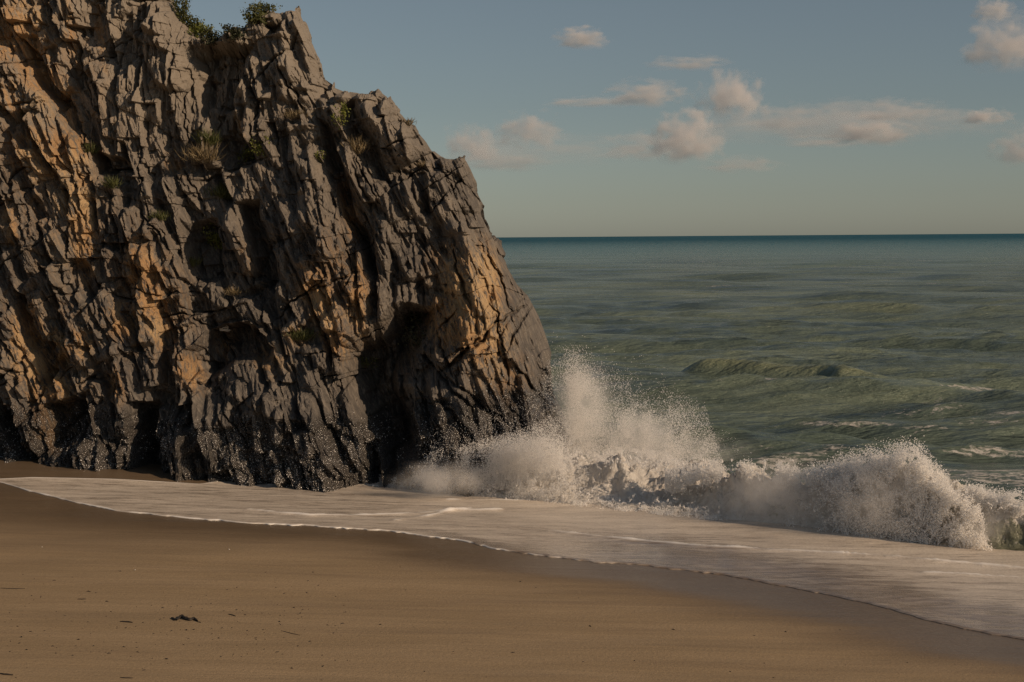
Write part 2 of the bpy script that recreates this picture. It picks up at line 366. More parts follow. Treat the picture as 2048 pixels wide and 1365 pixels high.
CL = {}
def build_cliff():
    step = 0.0175
    xs = np.concatenate([np.linspace(-30, -12.6, 46)[:-1], np.arange(-12.6, 1.5, step), np.arange(1.5, 4.2, 0.035)])
    zs = np.concatenate([np.arange(-0.9, 11.9, step), np.linspace(11.9, 19, 60)])
    X, Z = np.meshgrid(xs, zs); X = X.astype(np.float32); Z = Z.astype(np.float32)
    s3 = on_face(np.array([p[0] for p in SIL]), np.array([p[1] for p in SIL]), 0.45)
    pts = [np.array((p[0], p[2])) for p in s3]
    pts = [np.array((-34., 24.)), np.array((-16., 17.5)), np.array((-11.5, 14.0))] + pts + [np.array((pts[-1][0] + .1, -6.)), np.array((-34., -6.))]
    sd, nx, nz = poly_sd(X, Z, pts)
    # where the outline is far away nothing needs building
    keepv = sd > -2.6
    # --- hand-traced hollows and bosses
    wx = X + 0.16 * fbm(X * 1.5, Z * 0.9, 0, 3, 51) ; wz = Z + 0.22 * fbm(X * 1.2, Z * 1.2, 0, 3, 57)
    H = np.zeros_like(X)
    boss = np.full(X.shape, -1, int)
    for k, (poly, dep, slope) in enumerate(RELIEF):
        q = on_face(np.array([p[0] for p in poly]), np.array([p[1] for p in poly]))
        pp = [np.array((v[0], v[2])) for v in q]
        x0, x1 = min(p[0] for p in pp) - .6, max(p[0] for p in pp) + .6; z0, z1 = min(p[1] for p in pp) - .6, max(p[1] for p in pp) + .6
        ci = np.where((xs > x0) & (xs < x1))[0]; ri = np.where((zs > z0) & (zs < z1))[0]
        if len(ci) == 0 or len(ri) == 0: continue
        sl = (slice(ri[0], ri[-1] + 1), slice(ci[0], ci[-1] + 1))
        d, _, _ = poly_sd(wx[sl], wz[sl], pp)
        amt = np.clip(d * slope * (1.5 if dep < 0 else 1.0), 0, abs(dep))
        H[sl] += np.sign(dep) * amt * (1.2 if dep < 0 else 1.0)
        if dep > 0: boss[sl] = np.where(d > 0.02, k, boss[sl])
    # large undulation, diagonal terraces
    H += 0.30 * fbm(X * 0.35, Z * 0.25, 0, 3, 61)
    tr = (Z + 0.28 * X) / 1.9 + 0.35 * fbm(X * 0.5, Z * 0.5, 0, 2, 63)
    fr = tr - np.floor(tr)
    H += 0.16 * (0.5 - fr) * smooth(0.0, 0.06, fr)
    # --- slabs: union of convex blades along the layering
    def lean(x, z):
        base = 18 + 11 * float(noise(x * 0.45, z * 0.35, 0, 71)) + 5 * float(noise(x * 1.3, z * 0.9, 0, 73))
        vert = math.exp(-((x + 8.2) / 1.5) ** 2) * (1 / (1 + math.exp(-(z - 7.4) * 2)))
        vert2 = math.exp(-((x + 6.2) / 0.9) ** 2) * (1 / (1 + math.exp(-(z - 6.6) * 2)))
        return base * (1 - 0.9 * vert) * (1 - 0.65 * vert2) + (5 if x < -9.5 else 0)
    ids = np.full(X.shape, -1, np.int32)
    def slabs(Hs, count, wr, lr, ar, kl, kr, ke, ga_r, gb_r, keep_id=False, zmin=-0.9):
        top = np.zeros_like(Hs)
        for i in range(count):
            cx = rng.uniform(-12.8, 1.6); cz = rng.uniform(zmin, 11.8)
            w = rng.uniform(*wr) ; l = rng.uniform(*lr); a0 = rng.uniform(*ar)
            ph = R(lean(cx, cz) + rng.normal(0, 9.0))
            sx, cxz = math.sin(ph), math.cos(ph)
            ex = abs(l / 2 * sx) + abs(w / 2 * cxz); ez = abs(l / 2 * cxz) + abs(w / 2 * sx)
            c0, c1 = np.searchsorted(xs, (cx - ex, cx + ex)); r0, r1 = np.searchsorted(zs, (cz - ez, cz + ez))
            if c1 - c0 < 2 or r1 - r0 < 2: continue
            dx = X[r0:r1, c0:c1] - cx; dz = Z[r0:r1, c0:c1] - cz
            b = -dx * sx + dz * cxz; a = dx * cxz + dz * sx
            skew = rng.normal(0, 0.5); b2 = b + skew * a
            top_pl = a0 + rng.uniform(*ga_r) * a + rng.uniform(*gb_r) * b
            h = np.minimum(top_pl, (w / 2 + a) * rng.uniform(*kl))
            h = np.minimum(h, (w / 2 - a) * rng.uniform(*kr))
            h = np.minimum(h, (l / 2 - b2) * rng.uniform(*ke)); h = np.minimum(h, (l / 2 + b2 * (1 - 0.3 * rng.random())) * rng.uniform(*ke))
            t = top[r0:r1, c0:c1]
            win = h > t
            if keep_id: ids[r0:r1, c0:c1][win] = i
            t[win] = h[win]
        return top
    dmp = smooth(-0.3, 0.25, sd)
    s0 = slabs(H, 210, (0.40, 1.05), (1.2, 3.4), (0.12, 0.55), (2.5, 8.0), (1.0, 5.0), (1.0, 5.0), (-0.55, 0.25), (-0.12, 0.12), True)
    sb = slabs(H, 620, (0.20, 0.70), (0.30, 1.1), (0.08, 0.36), (2.0, 6.0), (1.0, 4.0), (1.2, 5.0), (-0.6, 0.35), (-0.3, 0.3))
    s1 = slabs(H, 2600, (0.09, 0.36), (0.35, 1.5), (0.05, 0.26), (2.5, 9.0), (1.2, 7.0), (1.0, 5.0), (-0.8, 0.4), (-0.15, 0.15))
    s2 = slabs(H, 15000, (0.04, 0.14), (0.12, 0.65), (0.015, 0.085), (1.5, 6.0), (1.0, 5.0), (0.5, 2.5), (-0.8, 0.5), (-0.2, 0.2))
    big_smooth = 1 - 0.35 * np.exp(-(((X - 0.1) / 1.3) ** 2 + ((Z - 3.0) / 3.2) ** 2))       # the sea-washed buttress is less bladed
    rel = s0 * (0.55 + 0.45 * big_smooth) + sb * big_smooth * 0.8 + s1 * big_smooth + s2 * (0.5 + 0.5 * big_smooth)
    pa = X * math.cos(R(22)) + Z * math.sin(R(22)); pb = -X * math.sin(R(22)) + Z * math.cos(R(22))
    rel += 0.035 * fbm(pa * 7, pb * 1.6, 0, 4, 81, 0.55, True) + 0.022 * fbm(X * 9, Z * 7, 0, 3, 87)
    # open cracks along and across the layering
    def crack(cx, cz, ang, L, wd, dep):
        ex = L + 0.2
        c0, c1 = np.searchsorted(xs, (cx - ex, cx + ex)); r0, r1 = np.searchsorted(zs, (cz - ex, cz + ex))
        if c1 - c0 < 3 or r1 - r0 < 3: return
        x_, z_ = X[r0:r1, c0:c1] - cx, Z[r0:r1, c0:c1] - cz
        u = x_ * math.sin(ang) - z_ * math.cos(ang); v = x_ * math.cos(ang) + z_ * math.sin(ang)
        v = v + 0.10 * noise(u * 2.2 + cx * 9, cz, 0, 301) + 0.03 * noise(u * 9 + cx, cz * 3, 0, 305)
        q = np.clip(1 - (u / L) ** 2, 0, 1)
        rel[r0:r1, c0:c1] -= dep * q * np.exp(-(v / (wd * (0.4 + 0.6 * q))) ** 2)
    for i in range(150):
        cx, cz = rng.uniform(-12, 0.9), rng.uniform(-0.3, 10.8)
        along = rng.random() < 0.6
        crack(cx, cz, R(lean(cx, cz) + rng.normal(0, 8)) if along else R(-62 + rng.normal(0, 22)), rng.uniform(.4, 1.5) if along else rng.uniform(.3, 1.1), rng.uniform(.012, .035), rng.uniform(.08, .28))
    for px_, py_, an, L_, wd, dp in ((985, 650, -55, 1.3, .03, .3), (930, 700, -48, .7, .05, .35), (960, 790, 48, 1.3, .035, .3), (900, 760, 42, 1.0, .04, .3), (1010, 720, 15, .5, .04, .3), (1040, 640, -35, .9, .025, .25), (895, 700, 20, .6, .03, .25), (1060, 760, 40, .7, .04, .3), (930, 840, 38, .9, .05, .3), (1000, 560, 25, 1.0, .03, .25), (930, 560, 10, .9, .03, .25), (1085, 790, -40, .5, .06, .3)):
        q_ = on_face(np.array(float(px_)), np.array(float(py_))); crack(q_[0], q_[2], R(an), L_, wd, dp)
    low = smooth(1.7, 0.2, Z)                                        # knobbly, mussel-rough rock in the wave zone
    rel += low * (0.07 * fbm(X * 5, Z * 4, 0, 4, 91, 0.6, True))
    H += rel
    # --- to three dimensions
    e = np.clip(sd / 0.55, 0, 1)
    rnd = 0.75 * (1 - np.sqrt(np.clip(1 - (1 - e) ** 2, 0, 1)))        # rounded shoulder towards the outline
    Yf = face_y(X, Z).astype(np.float32) + 0.1
    Yin = Yf - H + rnd
    out = sd < 0
    ox, oz = X - nx, Z - nz; on = np.maximum(np.hypot(ox, oz), 1e-5)
    bulge = np.where(out, (rel - 0.25) * 0.35, 0.0) * smooth(0.0, -0.25, sd)
    back = 3.0 * np.maximum(-sd, 0)                                   # the flank runs back into the headland, narrowing a little
    Ye = face_y(nx, nz) + 0.1 + 0.75
    inw = bulge - 0.16 * back
    PX = np.where(out, nx + ox / on * inw + nx / Ye * back, X)
    PZ = np.where(out, nz + oz / on * inw + (nz - CAM_H) / Ye * back, Z)
    Hn = np.where(out, H * smooth(-0.6, 0.0, sd), H)
    PY = np.where(out, Ye - Hn + back, Yin)
    V = np.stack([PX, PY, PZ], -1)
    # stains and wetness
    px, py = project(V)
    rust = np.zeros_like(X)
    for (cx, cy_, rx, ry, ln, st) in RUST:
        a = R(ln); dx, dy = px - cx, py - cy_
        u = dx * math.cos(a) - dy * math.sin(a); v = dx * math.sin(a) + dy * math.cos(a)
        rust = np.maximum(rust, st * np.exp(-((u / rx) ** 2 + (v / ry) ** 2) * 0.9))
    rust = np.clip(rust + 0.10, 0, 1)
    wetline = 1.35 + 0.55 * smooth(-2.6, 0.4, X) + 0.35 * fbm(X * 0.8, Z * 0.3, 0, 3, 95)
    wet = smooth(wetline + 0.7, wetline - 0.8, Z)
    nr, nc = X.shape
    fk = keepv[:-1, :-1] & keepv[1:, :-1] & keepv[:-1, 1:] & keepv[1:, 1:]
    # faces that stretch badly across the sky between two outline points are dropped
    Vq = V
    def el(a, b): return np.linalg.norm(a - b, axis=-1)
    longest = np.maximum(np.maximum(el(Vq[:-1, :-1], Vq[:-1, 1:]), el(Vq[:-1, :-1], Vq[1:, :-1])), np.maximum(el(Vq[1:, 1:], Vq[:-1, 1:]), el(Vq[1:, 1:], Vq[1:, :-1])))
    fine = (X[:-1, :-1] > -12.6) & (Z[:-1, :-1] < 11.8)
    outq = sd[:-1, :-1] < 0
    fk &= ~(outq & (longest > np.where(fine, 0.35, 2.0)))
    F = grid_faces(nr, nc, fk)
    # label each face with the slab it belongs to
    lab = np.where(ids >= 0, ids, -1)
    lab = np.where(boss == 20, 900, lab)
    lab = np.where(sd < 0.02, -1, lab)
    fl = lab[:-1, :-1].reshape(-1)[fk.reshape(-1)]
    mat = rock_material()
    Vf = V.reshape(-1, 3); rf = rust.reshape(-1); wf = wet.reshape(-1)
    def piece(name, sel, parent, **props):
        f = F[sel]; u, inv = np.unique(f, return_inverse=True)
        me = mesh_from(name, Vf[u], inv.reshape(-1, 4), [mat], False, {'rust': rf[u], 'wet': wf[u]})
        return link(name, me, parent, **props)
    counts = {int(i): int(c) for i, c in zip(*np.unique(fl, return_counts=True))}
    parts = [i for i, c in counts.items() if i >= 0 and c > 250]
    rest = ~np.isin(fl, parts)
    root = piece('cliff', rest, None, kind='structure', label='dark layered rock cliff with ochre stains falling to the sea', category='cliff')
    for i in parts:
        if i == 900: piece('rock_buttress', fl == i, root, label='rounded wet buttress of rock stained orange at the sea end of the cliff')
        else: piece('rock_slab', fl == i, root)
    # white sea water beads, standing in for sun glints on the wet rock foot
    g = np.random.default_rng(61)
    sel = np.argwhere((Z < 2.6) & (Z > -0.25) & (X > -11.5) & (sd > 0.05))
    sel = sel[g.permutation(len(sel))[:90000]]
    xx, zz = X[sel[:, 0], sel[:, 1]], Z[sel[:, 0], sel[:, 1]]
    keep = g.random(len(sel)) < np.clip(0.5 + 1.6 * fbm(xx * 1.7, zz * 1.3, 0, 4, 777), 0, 1) * (smooth(1.5, 0.3, zz) * 0.42 + smooth(-1.6, 0.2, xx) * smooth(2.6, 0.8, zz) * 0.42)
    sel = sel[keep]; CL['beads'] = V[sel[:, 0], sel[:, 1]] + np.array((0.004, -0.008, 0.004))
    CL.update(xs=xs, zs=zs, Y=PY, X=PX, Z=PZ, sd=sd, H=H)
build_cliff()
def on_cliff(px, py):
    """point of the built rock surface seen at this picture point (iterated on the relief)"""
    d = ray(np.array(float(px)), np.array(float(py))); Y = 29.0
    for Y in np.arange(27.0, 38.0, 0.02):
        P = CP + d * Y
        c = np.searchsorted(CL['xs'], P[0]); r = np.searchsorted(CL['zs'], P[2])
        if r >= len(CL['zs']) or c >= len(CL['xs']): return P
        if CL['sd'][r, c] < 0: continue
        if Y >= CL['Y'][r, c]: break
    return CP + d * Y

# ------------------------------------------------------------------ sea
def water_foam_material(name, deep, shallow, foam_col, bump_scale=1.0, foam_bump=0.6):
    m = Mat(name); p = m.pos()
    foam = m.attr('foam')
    sep = m.n('ShaderNodeSeparateXYZ'); m.set(sep.inputs[0], p)
    far = m.ramp(m.math('LOGARITHM', sep.outputs['Y'], 10.0), 2.15, 3.0)          # sandy water inshore, deeper blue off the coast
    vfar = m.ramp(m.math('LOGARITHM', sep.outputs['Y'], 10.0), 2.45, 3.35)
    pat = m.noise(m.mapping(p, (0.045, 0.20, 0.05)), 1.0, 6, 0.68)
    c = m.mix(far, shallow, (0.085, 0.200, 0.185))
    pat2 = m.noise(m.mapping(p, (0.010, 0.045, 0.05)), 1.0, 5, 0.65)
    c = m.mix(m.ramp(m.math('ADD', m.math('MULTIPLY', pat, 0.6), m.math('MULTIPLY', pat2, 0.4)), 0.42, 0.60, 0.0, 0.85), c, m.mix(far, (0.100, 0.140, 0.118), (0.055, 0.145, 0.145)))
    c = m.mix(vfar, c, deep)
    w1 = m.noise(m.mapping(p, (0.50, 1.5, 1.0)), 2.0, 6, 0.66)
    w2 = m.noise(m.mapping(p, (0.10, 0.32, 0.3)), 1.0, 6, 0.62)
    w3 = m.noise(m.mapping(p, (0.012, 0.05, 0.05)), 1.0, 4, 0.6)
    n1 = m.bump(w1, 0.8 * bump_scale, 0.26); n2 = m.bump(w2, 0.8 * bump_scale, 1.5, n1); n3 = m.bump(w3, 0.6 * bump_scale, 9.0, n2)
    thin = m.attr('thin'); c = m.mix(thin, c, (0.285, 0.315, 0.195))  # glow of light through the crests, painted in paler green by ridge height
    water = m.bsdf(Base_Color=c, Roughness=0.18, IOR=1.33, Normal=n3, Specular_IOR_Level=m.math('SUBTRACT', 0.46, m.math('MULTIPLY', vfar, 0.43)))
    tr = m.n('ShaderNodeBsdfTranslucent'); m.set(tr.inputs['Color'], (0.20, 0.24, 0.09))
    ws = m.n('ShaderNodeMixShader'); m.set(ws.inputs[0], m.math('MULTIPLY', m.math('SUBTRACT', 1.0, far), 0.22))
    m.t.links.new(water.outputs[0], ws.inputs[1]); m.t.links.new(tr.outputs[0], ws.inputs[2])
    fn = m.noise(p, 7.0, 5, 0.7); fn2 = m.noise(p, 38.0, 3, 0.7)
    fb = m.bump(m.math('ADD', fn, m.math('MULTIPLY', fn2, 0.45)), foam_bump, 0.09)
    fd = m.bsdf(Base_Color=m.mix(m.ramp(fn, 0.3, 0.6), (0.70, 0.65, 0.58), foam_col), Roughness=0.75, Normal=fb, Specular_IOR_Level=0.2)
    ft = m.n('ShaderNodeBsdfTranslucent'); m.set(ft.inputs['Color'], foam_col)
    fs = m.n('ShaderNodeMixShader'); fs.inputs[0].default_value = 0.32
    m.t.links.new(fd.outputs[0], fs.inputs[1]); m.t.links.new(ft.outputs[0], fs.inputs[2])
    fardiff = m.n('ShaderNodeBsdfDiffuse'); m.set(fardiff.inputs['Color'], c); m.set(fardiff.inputs['Normal'], n3)
    wm = m.n('ShaderNodeMixShader'); m.set(wm.inputs[0], m.math('MULTIPLY', vfar, 0.82))      # far off, countless wave faces turned to the viewer hide the mirror
    m.t.links.new(ws.outputs[0], wm.inputs[1]); m.t.links.new(fardiff.outputs[0], wm.inputs[2]); ws = wm
    lace = m.noise(m.mapping(p, (2.2, 4.5, 2.2)), 1.6, 6, 0.68, 0.6)
    ff = m.ramp(m.math('ADD', foam, m.math('MULTIPLY', m.math('SUBTRACT', lace, 0.5), 1.5)), 0.36, 0.62)
    mx = m.n('ShaderNodeMixShader'); m.set(mx.inputs[0], ff)
    m.t.links.new(ws.outputs[0], mx.inputs[1]); m.t.links.new(fs.outputs[0], mx.inputs[2])
    return m.done(mx)
SEA_MAT = water_foam_material('green_sea_water', (0.022, 0.098, 0.140), (0.235, 0.285, 0.210), (0.80, 0.77, 0.72))

def build_sea():
    ang = np.concatenate([np.linspace(-85, -6, 18)[:-1], np.linspace(-6, 25, 600)[:-1], np.linspace(25, 85, 16)])
    al = np.concatenate([np.linspace(0.24, 0.0020, 530), np.geomspace(0.0019, 0.00018, 24)])
    Rr = (CAM_H - SEA_Z) / np.tan(al)
    A, RR = np.meshgrid(np.radians(ang), Rr)
    X = np.sin(A) * RR; Y = np.cos(A) * RR
    dR = np.gradient(Rr)[:, None] * np.ones_like(A)
    Z = np.zeros_like(X); DX = np.zeros_like(X); DY = np.zeros_like(X)
    g = np.random.default_rng(21)
    for i in range(76):
        lam = math.exp(g.uniform(math.log(1.1), math.log(26)))
        th = R(-100 + g.normal(0, 24)); k = 2 * math.pi / lam
        a = (0.0105 * lam ** 0.68 if lam > 5 else 0.0165 * lam ** 0.42) * g.uniform(0.6, 1.2)
        att = smooth(1.6, 3.4, lam / np.maximum(dR, 1e-3))
        ph = k * (X * math.cos(th) + Y * math.sin(th)) + g.uniform(0, 6.28)
        env = 0.7 + 0.6 * noise(X / (lam * 3.5) + i * 7.7, Y / (lam * 2.5), 0, 200 + i)
        Z += a * env * att * np.sin(ph)
        DX -= a * env * att * 0.8 * math.cos(th) * np.cos(ph) * -1; DY -= a * env * att * 0.8 * math.sin(th) * np.cos(ph) * -1
    s = (X - SP[0]) * SN[0] + (Y - SP[1]) * SN[1]
    near = smooth(4.0, 13.0, s)
    Z *= 0.06 + 0.94 * near
    Z -= 0.05 * smooth(7.0, 4.0, s)
    # the swell about to break, and a fainter one behind it
    def ridge(p0, p1, h, wf, wb, wob, seed):
        p0 = np.array(p0); p1 = np.array(p1); d = p1 - p0; L = np.linalg.norm(d); d = d / L; nrm = np.array((-d[1], d[0]))
        u = ((X - p0[0]) * d[0] + (Y - p0[1]) * d[1]) / L; v = (X - p0[0]) * nrm[0] + (Y - p0[1]) * nrm[1]
        v = v + wob * noise(u * 5, 0.5, 0, seed)
        e = smooth(-0.05, 0.16, u) * smooth(1.12, 0.72, u) * (0.92 + 0.08 * noise(u * 6 + 3, 2.2, 0, seed + 1))
        return h * e * np.where(v < 0, np.exp(-(v / wf) ** 2), np.exp(-(np.abs(v) / wb) ** 1.5))
    a0 = on_level(1350, 758, SEA_Z)[:2]; a1 = on_level(1830, 783, SEA_Z)[:2]
    rz = ridge(a0, a1, 0.84, 0.75, 1.7, 0.9, 5)
    b0 = on_level(1300, 622, SEA_Z)[:2]; b1 = on_level(2100, 632, SEA_Z)[:2]
    rz2 = ridge(b0, b1, 0.38, 3.0, 6.0, 2.0, 8) + ridge(on_level(1500, 850, SEA_Z)[:2], on_level(2300, 862, SEA_Z)[:2], 0.26, 1.2, 2.6, 0.6, 15)
    Z = Z * (1 - 0.7 * smooth(0.02, 0.3, rz)) + rz + rz2 + SEA_Z
    P = np.stack([X + DX * 0.8, Y + DY * 0.8, Z], -1)
    px, py = project(P)
    st = fbm(X * 0.55, Y * 1.6, 0, 4, 41); st2 = fbm(X * 0.12, Y * 0.3, 0, 3, 47)
    reg = smooth(1450, 1850, px) * smooth(760, 820, py) * (0.55 + 0.45 * smooth(860, 930, py))
    reg = np.maximum(reg, smooth(1050, 1300, px) * smooth(850, 900, py) * 0.8)
    foam = reg * (0.24 + 0.55 * st2 + 0.95 * st) + smooth(1750, 2000, px) * smooth(880, 950, py) * 0.05
    foam += 0.55 * np.exp(-((py - 848 + 0.004 * (px - 1700)) / 5) ** 2) * smooth(1560, 1640, px) * smooth(1830, 1740, px)
    whitecap = smooth(0.60, 0.78, st2 + 0.35 * st) * smooth(0.03, 0.16, Z - rz - SEA_Z) * 0.55 * smooth(1200, 60, Y) * (rz < 0.1)
    foam = np.clip(np.maximum(foam, whitecap), 0, 0.47)
    me = mesh_from('sea', P.reshape(-1, 3), grid_faces(len(al), len(ang))[:, ::-1], [SEA_MAT], True, {'foam': foam, 'thin': np.clip(smooth(0.25, 0.75, rz) * 0.9 + smooth(0.1, 0.4, rz2) * .35, 0, 1)})  # the thin attribute masks the painted crest glow
    link('sea', me, kind='structure', label='choppy green sea reaching to the horizon', category='sea')
build_sea()

# ------------------------------------------------------------------ spent wave sliding up the sand
FOAM_LINES = [  # traced ridges of foam on the sheet: points, height (m), half width (m)
    ([(500, 1022), (620, 1034), (740, 1034), (850, 1029), (900, 1024), (1000, 1022)], 0.045, 0.10),
    ([(790, 1043), (850, 1036), (905, 1024), (940, 1020)], 0.04, 0.09),
    ([(900, 1003), (960, 1006), (1100, 1008), (1250, 1018)], 0.04, 0.11),
    ([(1100, 1066), (1250, 1082), (1400, 1096), (1600, 1106), (1800, 1118), (2048, 1142), (2400, 1180)], 0.06, 0.11),
    ([(1850, 1148), (1950, 1153), (2060, 1160), (2300, 1180)], 0.03, 0.07),
    ([(540, 973), (620, 975), (700, 977), (760, 980)], 0.04, 0.10),
]
def swash_material():
    m = Mat('foamy_shallow_water'); p = m.pos()
    foam = m.attr('foam'); edge = m.attr('edge')
    q = m.mapping(p, (0.32, 2.1, 1), (0, 0, R(-10)))
    st = m.noise(q, 1.6, 6, 0.62); st2 = m.noise(m.mapping(p, (0.9, 4.2, 1), (0, 0, R(-8))), 2.6, 5, 0.65)
    v = m.math('ADD', foam, m.math('ADD', m.math('MULTIPLY', m.math('SUBTRACT', st, 0.5), 0.95), m.math('MULTIPLY', m.math('SUBTRACT', st2, 0.5), 0.75)))
    f = m.ramp(v, 0.15, 0.92)
    bub = m.noise(p, 26.0, 4, 0.7)
    dark = m.mix(m.ramp(st2, 0.4, 0.6), (0.200, 0.157, 0.124), (0.30, 0.242, 0.192))
    light = m.mix(m.ramp(bub, 0.35, 0.6), (0.58, 0.505, 0.415), (0.76, 0.68, 0.58))
    c = m.mix(f, dark, light)
    c = m.mix(m.ramp(edge, 0.25, 0.7, 0.0, 0.95), c, (0.92, 0.88, 0.82))
    rough = m.ramp(f, 0.1, 0.8, 0.07, 0.42)
    nb = m.bump(m.math('ADD', st2, m.math('MULTIPLY', bub, 0.12)), 0.3, 0.025)
    return m.done(m.bsdf(Base_Color=c, Roughness=rough, IOR=1.33, Normal=nb))
def build_swash():
    us = np.concatenate([np.arange(-55, 2150, 2.0), np.arange(2150, 2600, 12.0)]); nv = 130
    lo = np.interp(us, EDGE[:, 0], EDGE[:, 1]); up = np.interp(us, UPPER[:, 0], UPPER[:, 1])
    k = np.ones(9) / 9
    pad = lambda a: np.convolve(np.pad(a, 4, 'edge'), k, 'valid')
    lo = pad(pad(lo)); up = pad(pad(up))
    lo = lo + 1.6 * fbm(us / 70, us * 0, 0, 3, 301) + 0.8 * noise(us / 11, 0.0, 0, 305)
    tip = smooth(-58, 60, us)
    lo = np.maximum(lo, up + 1.0)
    v = np.linspace(0, 1, nv) ** 1.35
    U = us[None, :] * np.ones((nv, 1)); Py = lo[None, :] + (up - lo)[None, :] * v[:, None]
    P = on_sand(U, Py)
    d, sg = dist_poly(P[..., 0], P[..., 1], P[0, ::6, :2])
    h = 0.008 + 0.012 * smooth(0.0, 0.06, d) * smooth(0.6, 0.08, d) + 0.012 * smooth(0.0, 1.2, d)
    h *= 0.4 + 0.6 * tip[None, :]
    edge = smooth(0.10, 0.01, d) * (0.62 + 0.25 * noise(U / 18, 3.0, 0, 311))
    edge *= 0.30 + 0.60 * smooth(1300, 900, U)
    far_edge = smooth(0.10, 0.0, np.hypot(P[..., 0] - P[-1, :, 0], P[..., 1] - P[-1, :, 1])) * smooth(800, 560, U)
    edge = np.maximum(edge, 0.85 * far_edge)
    for pts, hh, hw in FOAM_LINES:
        a = np.array(pts, float); xx = np.linspace(a[0, 0], a[-1, 0], 60)
        L = on_sand(xx, np.interp(xx, a[:, 0], a[:, 1]))[:, :2]
        dd, _ = dist_poly(P[..., 0], P[..., 1] + 0.03 * noise(P[..., 0] * 4, P[..., 1] * 4, 0, 333), L)
        jag = 0.65 + 0.5 * fbm(P[..., 0] * 2.2, P[..., 1] * 4, 0, 3, 341)
        e = np.exp(-(dd / hw) ** 2) * np.clip(jag, 0, 1.2)
        h = h + hh * e; edge = np.maximum(edge, 0.95 * e)
    h = h + 0.006 * fbm(P[..., 0] * 1.3, P[..., 1] * 5, 0, 3, 351) * smooth(0.05, 0.5, d)
    P[..., 2] = sand_z(P[..., 0], P[..., 1]) + h
    s = (P[..., 0] - SP[0]) * SN[0] + (P[..., 1] - SP[1]) * SN[1]
    P[..., 2] = np.maximum(P[..., 2], SEA_Z + 0.03 + 0.01 * fbm(P[..., 0] * 1.5, P[..., 1] * 4, 0, 3, 355))
    # a thin sheet with little foam along the right-hand edge, thicker foam further out
    film = smooth(950, 1350, U); above = (lo[None, :] - Py)
    foam = 0.64 - 0.42 * film * smooth(75, 28, above) - 0.35 * smooth(820, 900, U) * smooth(1150, 1050, U) * smooth(16, 6, above)
    foam = foam + 0.10 * smooth(50, 110, above) - 0.06 * smooth(1300, 1800, U) * smooth(150, 60, above)
    lip = P[0].copy(); lip[:, 2] = sand_z(lip[:, 0], lip[:, 1]) - 0.03
    V = np.concatenate([lip[None], P], 0)
    A = lambda a: np.concatenate([a[:1], a], 0)
    me = mesh_from('shallow_water', V.reshape(-1, 3), grid_faces(nv + 1, len(us)), [swash_material()], True, {'foam': A(foam), 'edge': A(edge)})
    link('shallow_water', me, kind='structure', label='thin foamy sheet of spent wave sliding over the sand', category='water')
build_swash()

